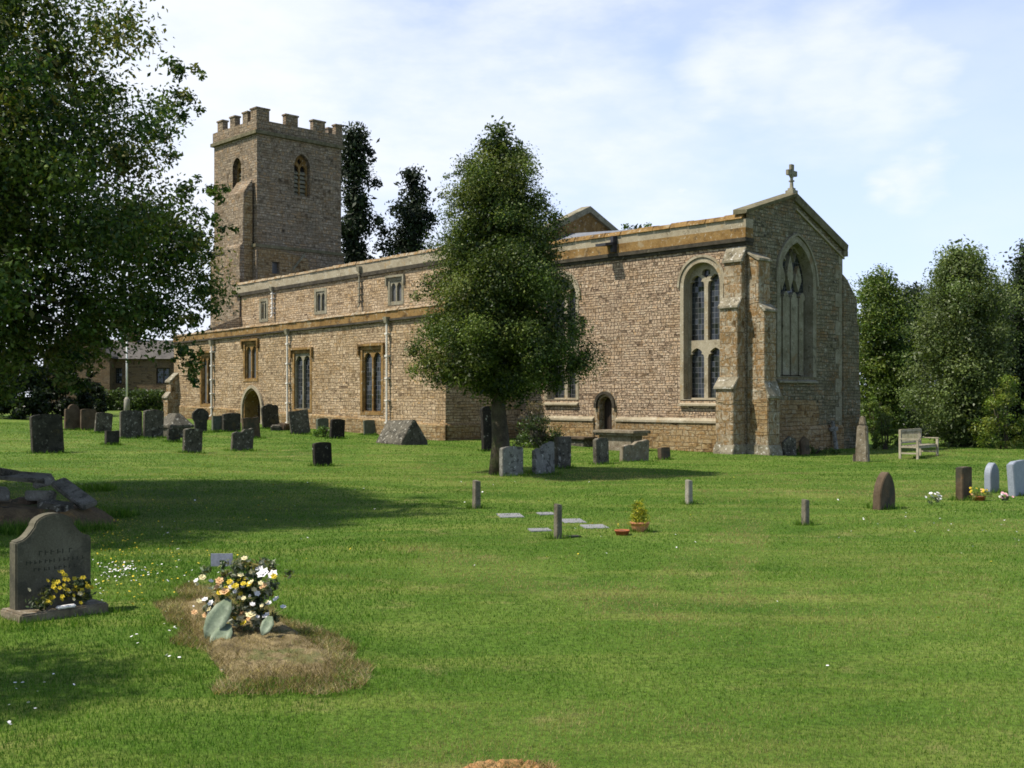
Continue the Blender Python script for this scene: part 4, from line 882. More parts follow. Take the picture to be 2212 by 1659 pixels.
# leaning fragments against the gable wall
for (x0, x1, yt, yb, st_, mt, lab) in ((1690, 1720, 942, 984, 'peak', G_LICH, 'pale leaning stone fragment at the foot of the gable wall'), (1728, 1750, 942, 982, 'peak', G_BROWN, 'brown leaning stone fragment at the foot of the gable wall')):
    headstone(x0, x1, yt, yb, st_, mt, lab, 6, .1)
p = ground(1863, 997); H = 98 / FOC * p.y
mb = MB(); mb.extrude([(-.22, -.17, -.3), (.22, -.17, -.3), (.22, .17, -.3), (-.22, .17, -.3)], [(-.15, -.11, H * .8), (.15, -.11, H * .8), (.15, .11, H * .8), (-.15, .11, H * .8)])
mb.extrude([(-.11, -.09, H * .8), (.11, -.09, H * .8), (.11, .09, H * .8), (-.11, .09, H * .8)], [(-.07, -.06, H), (.08, -.06, H), (.08, .06, H), (-.07, .06, H)]); mb.box(-.26, -.2, -.2, .1, -.3, .25)
tag(mb.build('stone_pillar', G_SAND, None, .03, False, p, (0, 0, EAST + .2)), 'weathered broken stone pillar standing by the gable wall corner', 'pillar')
# leaning stone cross
nw = solve_n(1783, .18); pc = Vector((XC + .3 * -WD[0] + nw * ND[0], YC + .3 * -WD[1] + nw * ND[1], 0)); H = 1.15
mb = MB(); mb.extrude([(-.06, -.09, -.2), (.06, -.09, -.2), (.06, .09, -.2), (-.06, .09, -.2)], [(-.05, -.07, H), (.05, -.07, H), (.05, .07, H), (-.05, .07, H)]); mb.box(-.045, .045, -.27, .27, H * .66, H * .66 + .15)
tag(mb.build('stone_cross', G_GREY, None, .015, False, (pc.x, pc.y, .02), (.04, math.radians(-7), EAST)), 'grey stone cross leaning against the east gable wall', 'stone cross')

def hipped_tomb():
    p = ground(386, 944); f = p.y / FOC; t = thing('chest_tomb', 'mossy tomb with a hipped stone lid near the aisle buttress', 'tomb', p, EAST); W = 55 * f * .95; h1_ = 20 * f; h2 = 51 * f
    mb = MB(); mb.box(-.9, .25, -W * .42, W * .42, -.3, h1_); mb.build('chest', G_LICH, t, .015)
    a = W / 2; mb = MB(); vs = [(-1.0, -a, h1_), (.35, -a, h1_), (.35, a, h1_), (-1.0, a, h1_), (-1.0, -a, h1_ + .1), (.35, -a, h1_ + .1), (.35, a, h1_ + .1), (-1.0, a, h1_ + .1), (-.6, -.1, h2), (.0, -.1, h2), (.0, .08, h2), (-.6, .08, h2)]
    mb.add(vs, [(3, 2, 1, 0), (0, 1, 5, 4), (1, 2, 6, 5), (2, 3, 7, 6), (3, 0, 4, 7), (4, 5, 9, 8), (5, 6, 10, 9), (6, 7, 11, 10), (7, 4, 8, 11), (8, 9, 10, 11)]); mb.build('lid', G_LICH, t, .015)
hipped_tomb()
def coped_stone():
    p = ground(880, 960); f = p.y / FOC
    mb = MB(); a = 60 * f * .5 * 1.15; H = 53 * f; Lh = 1.15
    pts = [(-a * 1.05, -.3), (-a * 1.05, .10), (-.06, H), (.06, H), (a * 1.05, .10), (a * 1.05, -.3)]
    mb.extrude([(-Lh, u, z_) for u, z_ in pts], [(.45, u, z_) for u, z_ in pts])
    tag(mb.build('coped_gravestone', G_LICH, None, .02, False, p, (0, math.radians(-2), EAST)), 'tent shaped coped gravestone lying before the aisle corner', 'tomb')
coped_stone()
def table_tomb():
    p = ground(1342, 972); t = thing('table_tomb', 'stone table tomb with a heavy flat slab before the priest door', 'tomb', p, EAST + math.radians(0)); f = p.y / FOC
    H = (972 - 929) * f; Lx, Ly = 1.0, .5
    mb = MB(); mb.box(-Lx, Lx, -Ly, Ly, H - .11, H); mb.box(-Lx + .07, Lx - .07, -Ly + .07, Ly - .07, H - .2, H - .11); mb.build('slab', G_SAND, t, .02)
    mb = MB(); mb.box(-Lx + .25, Lx - .25, -Ly + .18, Ly - .18, -.3, H - .2); mb.box(-Lx + .15, Lx - .15, -Ly + .1, Ly - .1, -.3, .12); mb.build('pedestal', G_SAND, t, .02)
    p = ground(1246, 962); f = p.y / FOC
    t = thing('table_tomb', 'low ledger tomb with a dark slab behind the mottled square stone', 'tomb', p, EAST); H = 19 * f
    mb = MB(); mb.box(-.75, .75, -.4, .4, H - .1, H); mb.build('slab', G_BROWN, t, .02)
    mb = MB(); mb.box(-.62, .62, -.3, .3, -.3, H - .1); mb.build('pedestal', G_LICH, t, .02)
table_tomb()
# rubble by the aisle wall
for k, (px, py, s_, lab) in enumerate(((596, 930, .22, 'grey rubble block lying in the grass below the aisle wall'), (612, 929, .28, 'reddish rubble block lying in the grass below the aisle wall'))):
    p = ground(px, py); mb = MB(); mb.box(-s_, s_, -s_ * .7, s_ * .7, -.1, s_ * 1.1, Matrix.Rotation(.3 + k, 4, 'Z') @ Matrix.Rotation(.2, 4, 'X'))
    tag(mb.build('rubble_block', G_BROWN if k else G_LICH, None, .05, False, p), lab, 'stone block', 'loose blocks below the aisle wall')

# foreground headstone
def fore_stone():
    f0 = ground(112, 1325); fa = EAST + .05; f = f0.y / FOC
    t = thing('headstone', 'large olive grey headstone with curved shoulders behind yellow flowers, nearest the camera', 'gravestone', f0, fa)
    W = 165 * f; H = 217 * f; rg = random.Random(3); O = outline('ogee', W, H, rg); mb = MB()
    mb.extrude([(-.09, u, z_) for u, z_ in O], [(.055, u, z_) for u, z_ in O]); mb.build('slab', G_OLIVE, t, .012)
    mb = MB(); mb.box(-.16, .30, -W * .58, W * .58, -.25, .085); mb.build('base', G_SAND, t, .015)
    # worn incised lettering, too weathered to read: rows of shallow cut strokes
    mb = MB(); rg = random.Random(11)
    for r_, (z_, n, hw, hh) in enumerate(((.62, 6, .17, .042), (.535, 13, .29, .034), (.46, 9, .22, .030))):
        for k in range(n):
            u = -hw + 2 * hw * (k + .5) / n + rg.uniform(-.006, .006); zz = z_ * H
            mb.box(.0552, .0560, u - .006, u + .005, zz - hh * .5, zz + hh * .5)
            if rg.random() < .7: q = rg.uniform(-.4, .4) * hh; mb.box(.0552, .0560, u - .006, u + .5 * hw * 2 / n, zz + q - .004, zz + q + .004)
    mb.build('inscription', plain('worn_lettering', (.045, .043, .03), .9), t)
    return f0, fa, W
F0, FA, FW = fore_stone()

# ------------------------------------------------------------------ posts, plaques, bench, pots
M_POST = blotch('weathered_post_wood', [(.08, .072, .05), (.14, .125, .09), (.19, .17, .13)], 5, [((.08, .085, .05), 4, .6, .6)], 40, .6)
M_POSTG = blotch('grey_post', [(.20, .185, .145), (.27, .25, .205), (.32, .30, .255)], 6, [((.20, .2, .16), 5, .62, .5)], 40, .4)
for (x0, x1, yt, yb, mt, lab) in ((1020, 1038, 1038, 1098, M_POST, 'dark square wooden post left of the flat stones on the lawn'), (1196, 1214, 1089, 1163, M_POST, 'mossy square wooden post standing among the flat stones'),
                                 (1480, 1496, 1037, 1089, M_POSTG, 'pale slim post behind the potted yellow plant'), (1731, 1748, 1079, 1134, M_POST, 'short weathered post between the pale post and brown pointed stone')):
    p = ground((x0 + x1) / 2, yb); f = p.y / FOC; a = (x1 - x0) * f / 2 * .80; H = (yb - yt) * f; mb = MB()
    mb.extrude([(-a, -a, -.3), (a, -a, -.3), (a, a, -.3), (-a, a, -.3)], [(-a * .93, -a * .93, H), (a * .93, -a * .93, H - .01), (a * .93, a * .93, H), (-a * .93, a * .93, H + .01)])
    tag(mb.build('post', mt, None, .008, False, p, (R.uniform(-.03, .03), R.uniform(-.03, .03), .6)), lab, 'post', 'short posts on the lawn')
M_PLAQ = blotch('flat_memorial_stone', [(.19, .19, .20), (.25, .25, .25)], 6, None, 60, .15, .6)
for k, (px, py, w_, d_, lab) in enumerate(((1102, 1114, .42, .62, 'flat grey memorial stone nearest the left post'), (1180, 1110, .30, .40, 'flat grey memorial stone behind the mossy post'), (1237, 1126, .38, .62, 'flat grey memorial stone right of the mossy post'),
                                         (1284, 1138, .38, .50, 'flat grey memorial stone nearest the red tray'), (1166, 1145, .34, .34, 'flat grey memorial stone left of the mossy post foot'), (1238, 1159, .22, .2, 'small dark flat stone by the foot of the mossy post'))):
    p = ground(px, py); mb = MB(); mb.box(-w_ / 2, w_ / 2, -d_ / 2, d_ / 2, -.05, .012)
    tag(mb.build('memorial_stone', M_PLAQ if k < 5 else G_SLATE, None, .008, False, p, (0, 0, R.uniform(-.1, .1) + .2)), lab, 'flat stone', 'flat memorial stones set in the lawn')

M_TEAK = blotch('silvered_teak', [(.22, .19, .13), (.33, .29, .21), (.42, .38, .29)], 4, None, 40, .4)
def bench():
    p = ground(1985, 988); p2 = ground(1985, 985); rz = math.radians(-40)
    t = thing('bench', 'weathered wooden bench with slatted back under the trees on the right', 'bench', p, rz)
    # local +x: the way the sitter faces, y: along the seat
    Lb = 1.9; a = Lb / 2; D = .6
    def leg(x, y, h): m = MB(); m.box(x - .04, x + .04, y - .035, y + .035, -.15, h); m.build('leg', M_TEAK, t, .006)
    for y in (-a, a): leg(D / 2, y, .64); leg(-D / 2, y, .98)
    m = MB()
    for k in range(5): x = -.22 + k * .115; m.box(x - .045, x + .045, -a + .035, a - .035, .42, .445)
    m.box(.235, .265, -a + .035, a - .035, .34, .42); m.build('seat', M_TEAK, t, .004)
    m = MB(); m.box(-.31, -.25, -a + .035, a - .035, .90, .985); m.box(-.30, -.26, -a + .035, a - .035, .50, .56)
    for k in range(15): y = -a + .1 + k * (Lb - .2) / 14; m.box(-.29, -.27, y - .025, y + .025, .56, .90)
    m.build('backrest', M_TEAK, t)
    for y in (-a, a):
        m = MB(); m.box(-D / 2 - .02, D / 2 + .06, y - .045, y + .045, .64, .675); m.build('armrest', M_TEAK, t, .006)
        m = MB(); m.box(-D / 2 + .04, D / 2 - .04, y - .022, y + .022, .15, .20); m.box(-D / 2 + .04, D / 2 - .04, y - .022, y + .022, .36, .42); m.build('stretcher', M_TEAK, t)
bench()

M_TERRA = blotch('terracotta', [(.40, .17, .08), (.50, .23, .11), (.55, .30, .17)], 5, None, 40, .2, .8)
M_RED = blotch('red_clay', [(.26, .08, .035), (.36, .12, .05)], 8, None, 40, .2, .8)
M_SOIL = blotch('soil', [(.03, .022, .015), (.07, .05, .032), (.10, .075, .05)], 6, None, 30, .9)
def blades(name, base, n, spread, h, wid, pal, mat, parent, seed, up=.9, r0=.02):
    """upright narrow leaves fanning from one root"""
    rg = np.random.default_rng(seed); ang = rg.random(n) * 6.283; ln = h * (.55 + .5 * rg.random(n)); out = spread * rg.random(n) ** .8
    vs = []; fs = []; cols_ = []; pal = np.array(pal)
    for i in range(n):
        d = np.array([math.cos(ang[i]), math.sin(ang[i]), 0]); s = np.array([-d[1], d[0], 0]); p = np.array(base) + d * r0 * rg.random()
        q = p + d * out[i] * .45 + np.array([0, 0, ln[i] * .6]); e = p + d * out[i] + np.array([0, 0, ln[i]]); b = len(vs)
        vs += [p - s * wid * .4, p + s * wid * .4, q + s * wid * .5, q - s * wid * .5, e]; fs += [(b, b + 1, b + 2, b + 3), (b + 3, b + 2, b + 4)]
        cols_ += [pal[rg.integers(len(pal))] * (.8 + .4 * rg.random())] * 5
    me = bpy.data.meshes.new(name); me.from_pydata([tuple(v) for v in vs], [], fs); at_ = me.color_attributes.new('tint', 'FLOAT_COLOR', 'POINT')
    c = np.ones((len(vs), 4), np.float32); c[:, :3] = np.array(cols_); at_.data.foreach_set('color', c.ravel()); me.materials.append(mat)
    o = bpy.data.objects.new(name, me); col.objects.link(o); o.parent = parent; return o
def pot_plant():
    p = ground(1382, 1148); f = p.y / FOC; t = thing('plant_pot', 'terracotta pot with a bushy yellow green shrub on the lawn', 'plant pot', p); r = 20 * f; h = 21 * f
    m = MB(); m.lathe([(r * .78, -.02), (r * .92, h * .5), (r, h * .8), (r * 1.06, h * .8), (r * 1.06, h), (r * .9, h), (r * .86, h * .85)], 24); m.build('pot', M_TERRA, t, smooth=True)
    m = MB(); m.lathe([(r * .9, h * .8), (r * .88, h * .9)], 20); m.build('soil', M_SOIL, t)
    cl = [(R.uniform(-1, 1) * r * .55, R.uniform(-1, 1) * r * .55, h + q * 44 * f, r * (.75 * (1 - q) + .25)) for q in [k / 27 for k in range(28)]]
    leaf_mesh('foliage', *clump_leaves(cl, 3200, .03, [(.34, .34, .02), (.22, .27, .02), (.46, .40, .03), (.14, .20, .02)], 41), M_LEAF, t, .4, 41)
    p = ground(1344, 1155); f = p.y / FOC; t = thing('clay_tray', 'shallow red clay tray beside the terracotta pot', 'tray', p); r = 16 * f
    m = MB(); m.lathe([(r * .8, -.01), (r, .055), (r * 1.05, .055), (r * 1.05, .07), (r * .9, .07), (r * .86, .03)], 22); m.build('dish', M_RED, t, smooth=True)
    m = MB(); m.lathe([(r * .86, .03), (r * .5, .062), (.01, .066)], 16); m.build('soil', M_SOIL, t)
pot_plant()
def petal_ball(mb, c, r, n, rg, cup=.5, tilt=None):
    """a flower head: two rings of pointed petals round a centre"""
    ax = tilt or Vector((rg.uniform(-.5, .5), -.6 + rg.uniform(-.4, .3), .8)); ax = Vector(ax).normalized(); u = ax.orthogonal().normalized(); w = ax.cross(u); c = Vector(c)
    for ring, (rr, lift, k) in enumerate(((1.0, cup * .4, n), (.6, cup * .9, max(4, n - 2)))):
        for i in range(k):
            a0 = 2 * math.pi * (i + .5 * ring) / k; d = u * math.cos(a0) + w * math.sin(a0); s = ax.cross(d); hw = r * rr * .42
            mb.add([c, c + d * r * rr * .55 + s * hw + ax * r * lift * .5, c + d * r * rr + ax * r * lift, c + d * r * rr * .55 - s * hw + ax * r * lift * .5], [(0, 1, 2, 3)])
def fmat(name, c): 
    m = plain(name, c, .6, .12, 25); return m
F_YEL = fmat('yellow_petals', (.58, .44, .03)); F_PALE = fmat('cream_petals', (.68, .60, .34)); F_WHI = fmat('white_petals', (.74, .72, .70)); F_PEACH = fmat('peach_petals', (.62, .38, .18)); F_PINK = fmat('pink_petals', (.70, .40, .42))
GREENS = [(.05, .09, .03), (.08, .12, .05), (.11, .14, .08), (.04, .07, .03)]
def flower_group(name, label, px, py, wpx, hpx, heads, n_leaf, seed, pot=None, leafpal=GREENS, hr=.03):
    p = ground(px, py); f = p.y / FOC; t = thing(name, label, 'flowers', p); rg = random.Random(seed); W = wpx * f / 2; H = hpx * f
    cl = [(rg.uniform(-W, W) * .7, rg.uniform(-W, W) * .4, H * rg.uniform(.15, .6), W * .32) for _ in range(8)]
    leaf_mesh('foliage', *clump_leaves(cl, n_leaf, .035, leafpal, seed), M_LEAF, t, .4, seed)
    for (mt, nm, k) in heads:
        for _ in range(k):
            mb = MB(); c = (rg.uniform(-W, W), rg.uniform(-W, W) * .45, H * rg.uniform(.45, 1.0)); petal_ball(mb, c, hr * rg.uniform(.8, 1.25), 6, rg); mb.build('flower', mt, t)
    if pot:
        r = W * .5; mb = MB(); mb.lathe([(r * .75, -.02), (r, .07), (r * 1.05, .07), (r * 1.05, .09), (r * .85, .09), (r * .8, .05)], 18); mb.build('pot', pot, t, smooth=True)
    return t
flower_group('flower_bunch', 'small bunch of white flowers lying on the right lawn', 2017, 1092, 36, 27, [(F_WHI, 'w', 9)], 260, 51, None, hr=.035)
flower_group('flower_bunch', 'yellow flowers in a low red pot beside the brown square stone', 2116, 1081, 50, 28, [(F_YEL, 'y', 9), (F_PEACH, 'p', 3)], 500, 52, M_RED, [(.22, .22, .03), (.12, .16, .03), (.06, .09, .03)], .03)
flower_group('flower_bunch', 'pink flowers at the foot of the blue grey stone', 2172, 1086, 28, 22, [(F_PINK, 'p', 6), (F_WHI, 'w', 2)], 200, 53, None, hr=.035)

# yellow flowers on the base of the foreground headstone
def fore_flowers():
    o = F0 + Vector((math.cos(FA), math.sin(FA), 0)) * .19; t = thing('flower_arrangement', 'yellow flowers against the foreground headstone', 'flowers', (o.x, o.y, F0.z + .086), FA); rg = random.Random(5)
    cl = [(rg.uniform(-.05, .08), rg.uniform(-.28, .28), rg.uniform(.03, .24), .06) for _ in range(18)]
    leaf_mesh('foliage', *clump_leaves(cl, 600, .045, [(.03, .05, .02), (.05, .08, .025), (.10, .11, .03)], 5), M_LEAF, t, .4, 5)
    for k in range(46):
        y = rg.gauss(.02, .13); y = max(-.33, min(.33, y)); zq = rg.uniform(.03, .33) * (1 - .35 * abs(y) / .33); c = (rg.uniform(-.06, .14), y, zq); mb = MB()
        petal_ball(mb, c, rg.uniform(.018, .030), 5, rg, .5, Vector((.7, rg.uniform(-.5, .5), .5))); mb.build('flower', F_YEL if rg.random() < .85 else F_PALE, t)
    mb = MB(); mb.box(.05, .11, -.08, .10, .0, .025); mb.build('trough', F_WHI, t, .01)
fore_flowers()

# bouquet on the dead turf
def bouquet():
    p = ground(520, 1375); p.z += .045; f = p.y / FOC; t = thing('flower_bouquet', 'large mixed bouquet with broad grey green leaves lying on the dead turf', 'bouquet', p); rg = random.Random(9)
    def q(px, py, d=0.0): return Vector(((px - 520) * f, d, (1375 - py) * f))
    cl = []
    for k in range(110):
        py = rg.uniform(1228, 1365); px = 518 + rg.gauss(0, .5) * (96 - abs(py - 1300) * .45); v = q(px, py, rg.uniform(-.06, .16)); cl.append((v.x, v.y, v.z, .05))
    leaf_mesh('foliage', *clump_leaves(cl, 3600, .052, [(.03, .055, .02), (.06, .09, .035), (.10, .14, .06), (.18, .22, .13), (.26, .27, .20), (.20, .17, .05)], 9), M_LEAF, t, .35, 9)
    def head(px, py, r, mt, n, d=None, nm='flower'):
        mb = MB(); c = q(px, py, rg.uniform(-.14, .0) if d is None else d); petal_ball(mb, c, r, n, rg, .5); mb.build(nm, mt, t)
    for (px, py, r, mt) in ((438, 1258, .035, F_PALE), (535, 1213, .03, F_PALE), (492, 1285, .05, F_PEACH), (480, 1262, .04, F_PEACH), (470, 1278, .035, F_PEACH), (545, 1246, .03, F_PALE), (575, 1245, .06, F_WHI), (590, 1252, .05, F_WHI), (562, 1238, .04, F_WHI),
                            (430, 1310, .03, F_PALE), (600, 1302, .035, F_WHI), (585, 1310, .03, F_WHI), (612, 1322, .03, F_WHI), (522, 1336, .035, F_PEACH), (510, 1346, .03, F_YEL), (548, 1334, .05, F_PALE), (556, 1345, .04, F_PALE), (533, 1352, .035, F_YEL), (578, 1338, .04, F_WHI), (545, 1268, .035, F_YEL), (452, 1300, .03, F_WHI), (560, 1290, .03, F_WHI)): head(px, py, r, mt, 6)
    for k in range(44): head(rg.uniform(428, 608), rg.uniform(1250, 1350), rg.uniform(.018, .032), rg.choice((F_PALE, F_WHI, F_PALE, F_WHI, F_PALE, F_PEACH, F_YEL)), 6)
    for k in range(13): head(rg.gauss(515, 16), rg.gauss(1268, 16), rg.uniform(.02, .034), F_YEL, 7, nm='chrysanthemum')
    m_l = blotch('grey_green_leaf', [(.12, .155, .095), (.17, .21, .135), (.22, .26, .18)], 5, None, 30, .3, .5)
    def broad(pts, w, nm='broad_leaf'):
        mb = MB(); vs = []; n = len(pts)
        for i, (a, ww) in enumerate(zip(pts, w)):
            d = (pts[min(i + 1, n - 1)] - pts[max(0, i - 1)]).normalized(); s = d.cross(Vector((0, -1, .35))).normalized(); up = s.cross(d)
            vs += [a - s * ww + up * ww * .25, a - s * ww * .5 + up * ww * .06, a, a + s * ww * .5 + up * ww * .06, a + s * ww + up * ww * .25]
        fs = [(5 * i + k, 5 * i + k + 1, 5 * i + k + 6, 5 * i + k + 5) for i in range(n - 1) for k in range(4)]
        mb.add(vs, fs); o = mb.build(nm, m_l, t, smooth=True); md = o.modifiers.new('thick', 'SOLIDIFY'); md.thickness = .004
    k = f
    broad([q(502, 1300, -.12), q(495, 1318, -.17), q(482, 1342, -.22), q(470, 1362, -.26), q(462, 1376, -.28)], [6 * k, 19 * k, 23 * k, 14 * k, 1 * k])
    broad([q(508, 1350, -.20), q(503, 1362, -.26), q(498, 1374, -.33), q(490, 1386, -.40), q(484, 1393, -.44)], [5 * k, 17 * k, 21 * k, 14 * k, 1 * k])
    broad([q(592, 1335, -.15), q(590, 1348, -.19), q(585, 1360, -.23), q(580, 1370, -.25)], [5 * k, 13 * k, 11 * k, 2 * k])
    c = q(466, 1240, .12); g0 = Vector((p.x + c.x, p.y + c.y + .08, 0)); g0.z = gz(g0.x, g0.y); tt = thing('grave_marker', 'small grey name plate on a stake behind the bouquet', 'name plate', g0)
    zc_ = p.z + q(466, 1228).z - g0.z; mb = MB(); mb.box(-.095, .095, -.006, .006, zc_ - .055, zc_ + .055, Matrix.Rotation(.0, 4, 'X')); mb.build('plate', plain('grey_plate', (.24, .25, .29), .4), tt)
    mb = MB(); mb.tube([(0, .012, -.1), (0, .012, zc_)], .012, 6); mb.build('stake', M_POST, tt)
bouquet()

# ------------------------------------------------------------------ heap of broken stone at the left
def heap():
    c = ground(70, 1128); hs = [Vector((c.x + a, c.y + b, 0)) for a, b in ((-2.2, -1.0), (-.4, -1.05), (1.0, -.6), (1.3, .3), (.6, 1.1), (-.8, 1.3), (-2.4, 1.2))]
    patch('soil_heap', hs, .28, blotch('heap_earth', [(.06, .042, .025), (.12, .085, .045), (.17, .12, .06)], 4, [((.26, .15, .05), 3, .58, .6), ((.06, .08, .025), 2.2, .56, .7)], 30, .9))
    G_PALE = blotch('pale_rubble', [(.10, .093, .073), (.165, .152, .122), (.23, .215, .175)], 4, [((.05, .046, .033), 6, .55, .7), ((.34, .32, .27), 9, .62, .6)], 40, .5)
    sl = [ # px, py, length, width, thick, rz, pitch, roll, material, label
        (160, 1066, 1.15, .26, .10, -.75, .30, .35, G_PALE, 'long grey stone slab sliding off the rubble heap'),
        (52, 1030, .80, .40, .08, .1, .10, .22, G_PALE, 'flat stone slab lying on top of the rubble heap'),
        (88, 1072, .42, .28, .16, .25, .08, -.1, G_PALE, 'pale stone block under the flat slab of the rubble heap'),
        (52, 1084, .36, .26, .13, -.3, -.05, .15, G_BROWN, 'brownish stone block in the middle of the rubble heap'),
        (2, 1066, .26, .24, .2, .6, .1, .1, G_PALE, 'pale stone lump at the left edge of the rubble heap'),
        (10, 1108, .5, .36, .18, .2, .1, -.2, G_SLATE, 'dark stone block low in the rubble heap'),
        (118, 1096, .5, .34, .16, -.35, .12, .1, G_LICH, 'mossy stone block beside the long slab'),
        (20, 1022, .4, .3, .12, .9, .2, .1, G_LICH, 'lichened stone at the back of the rubble heap'),
        (95, 1040, .34, .24, .14, .4, -.2, .1, G_PALE, 'greenish stone wedged behind the pale block'),
    ]
    for px, py, l_, w_, t_, rz, pi_, ro, mt, lab in sl:
        g = ground(px, py); Yd = c.y + .2; v = at(px, py, Yd - (.5 if py > 1090 else (0 if py > 1050 else -.5))); v.z = max(v.z, gz(v.x, v.y) + .05)
        mb = MB(); rg = random.Random(int(px + py)); q = lambda: rg.uniform(-.03, .03)
        mb.extrude([(-l_ / 2 + q(), -w_ / 2 + q(), -t_ / 2), (l_ / 2 + q(), -w_ / 2 + q(), -t_ / 2), (l_ / 2 + q(), w_ / 2 + q(), -t_ / 2), (-l_ / 2 + q(), w_ / 2 + q(), -t_ / 2)], [(-l_ / 2 + q(), -w_ / 2 + q(), t_ / 2), (l_ / 2 + q(), -w_ / 2 + q(), t_ / 2 + q()), (l_ / 2 + q(), w_ / 2 + q(), t_ / 2), (-l_ / 2 + q(), w_ / 2 + q(), t_ / 2)])
        tag(mb.build('stone_slab', mt, None, .02, False, v, (ro, pi_, rz)), lab, 'stone slab', 'broken stones on the heap')
heap()

# ------------------------------------------------------------------ house, hedge, lamp post
def house():
    Y = 88.0; f = Y / FOC; x0 = (205 - CX) * f; x1 = (356 - CX) * f; zb = gz(x1, Y); z = lambda py: ZE + (HY - py) * f
    t = thing('house', 'brown stone house with grey slate roof beyond the hedge', 'house', ((x0 + x1) / 2, Y, 0)); o = (x0 + x1) / 2
    ez, rz = z(774), z(730); a = x0 - o - 3; b = x1 - o + 3
    rub = masonry('house_ironstone', [(.06, .038, .02), (.12, .078, .042), (.16, .11, .06), (.13, .078, .036)], .14, .4, .012, (.13, .10, .07))
    m = MB(); wins = [rect(x - .55, x + .55, ez - 2.0, ez - .75) for x in (a + 4.6, a + 8.4)]; m.plate('S', 0, rect(a, b, zb - 1, ez), wins, .25, False); m.box(a, b, .26, 7, zb - 1, ez - .02); m.build('wall', rub, t)
    for w_ in wins:
        (h0_, z0_), (_, z1_), (h1_, _), _ = w_; m = MB(); m.plate('S', .16, w_, [rect(h0_ + .07, (h0_ + h1_) / 2 - .04, z0_ + .07, z1_ - .07), rect((h0_ + h1_) / 2 + .04, h1_ - .07, z0_ + .07, z1_ - .07)], .06, False); w2 = m.build('window', M_OAK, t)
        m = MB(); m.plate('S', .2, w_, (), .02, False); m.build('pane', M_GLASS, w2)
    m = MB(); m.extrude([(a - .3, -.4, ez - .05), (a - .3, 3.5, rz), (a - .3, 7.4, ez - .05)], [(b - .9 + 1.2, -.4, ez - .05), (b - 2.6, 3.5, rz), (b - .9 + 1.2, 7.4, ez - .05)]); rf = m.build('roof', M_SLATE, t)
    m = MB(); m.box(a + 4.2, a + 5.3, 3.0, 4.0, rz - .5, rz + 1.1); m.box(a + 4.1, a + 5.4, 2.9, 4.1, rz + 1.1, rz + 1.25); m.build('chimney', rub, rf)
    # nearer cross gable at the left
    m = MB(); gx = a + 2.0; m.extrude([(gx - 2.6, -1.2, zb - 1), (gx - 2.6, -1.2, ez + .1), (gx, -1.2, z(712)), (gx + 2.6, -1.2, ez + .1), (gx + 2.6, -1.2, zb - 1)], [(gx - 2.6, 3, zb - 1), (gx - 2.6, 3, ez + .1), (gx, 3, z(712)), (gx + 2.6, 3, ez + .1), (gx + 2.6, 3, zb - 1)]); m.build('wall', rub, t)
    m = MB()
    for s_ in (-1, 1): m.extrude([(gx, -1.45, z(712) + .02), (gx + s_ * 2.9, -1.45, ez - .05), (gx + s_ * 2.9, -1.45, ez + .1), (gx, -1.45, z(712) + .2)], [(gx, 3, z(712) + .02), (gx + s_ * 2.9, 3, ez - .05), (gx + s_ * 2.9, 3, ez + .1), (gx, 3, z(712) + .2)])
    m.build('roof', M_SLATE, t)
house()
def lamp():
    p = ground(274, 884); p = Vector(((274 - CX) / FOC * 68.5, 68.5, gz((274 - CX) / FOC * 68.5, 68.5))); f = p.y / FOC; t = thing('lamp_post', 'tall pale lamp post with a thick base in front of the hedge', 'lamp post', p); H = 188 * f
    m = MB(); m.tube([(0, 0, 32 * f), (0, 0, H * .6), (0, 0, H)], [.06, .055, .045], 10); m.build('pole', plain('white_pole_paint', (.75, .74, .72), .5, .05), t, smooth=True)
    m = MB(); m.tube([(0, 0, -.3), (0, 0, 28 * f), (0, 0, 33 * f)], [.19, .17, .09], 10); m.build('base', M_POSTG, t, smooth=True)
    m = MB(); m.tube([(0, 0, H - .05), (-.3, 0, H + .12), (-.7, -.1, H + .15)], .04, 6); m.box(-1.2, -.65, -.2, .05, H + .08, H + .2); m.build('lantern', M_POSTG, t)
lamp()
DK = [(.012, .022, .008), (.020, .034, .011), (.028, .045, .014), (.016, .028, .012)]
MID = [(.045, .08, .014), (.075, .125, .022), (.105, .155, .026), (.14, .18, .034)]
def hedge():
    Y = 72.0; f = Y / FOC; x0, x1 = (205 - CX) * f, (352 - CX) * f; cl = []; rg = random.Random(4); z0 = gz((x0 + x1) / 2, Y); zt = ZE + (HY - 846) * f
    for k in range(260):
        cl.append((rg.uniform(x0, x1), Y + rg.uniform(-.5, .7), rg.uniform(z0, zt), .32))
    t = thing('hedge', 'clipped dark hedge in front of the house', 'hedge', ((x0 + x1) / 2, Y, z0)); o = Vector(t.location)
    cl = [(a - o.x, b - o.y, c - o.z, r) for a, b, c, r in cl]
    leaf_mesh('foliage', *clump_leaves(cl, 9000, .16, [(.03, .05, .012), (.05, .08, .018), (.07, .11, .02)], 14), M_LEAF, t, .5, 14)
hedge()

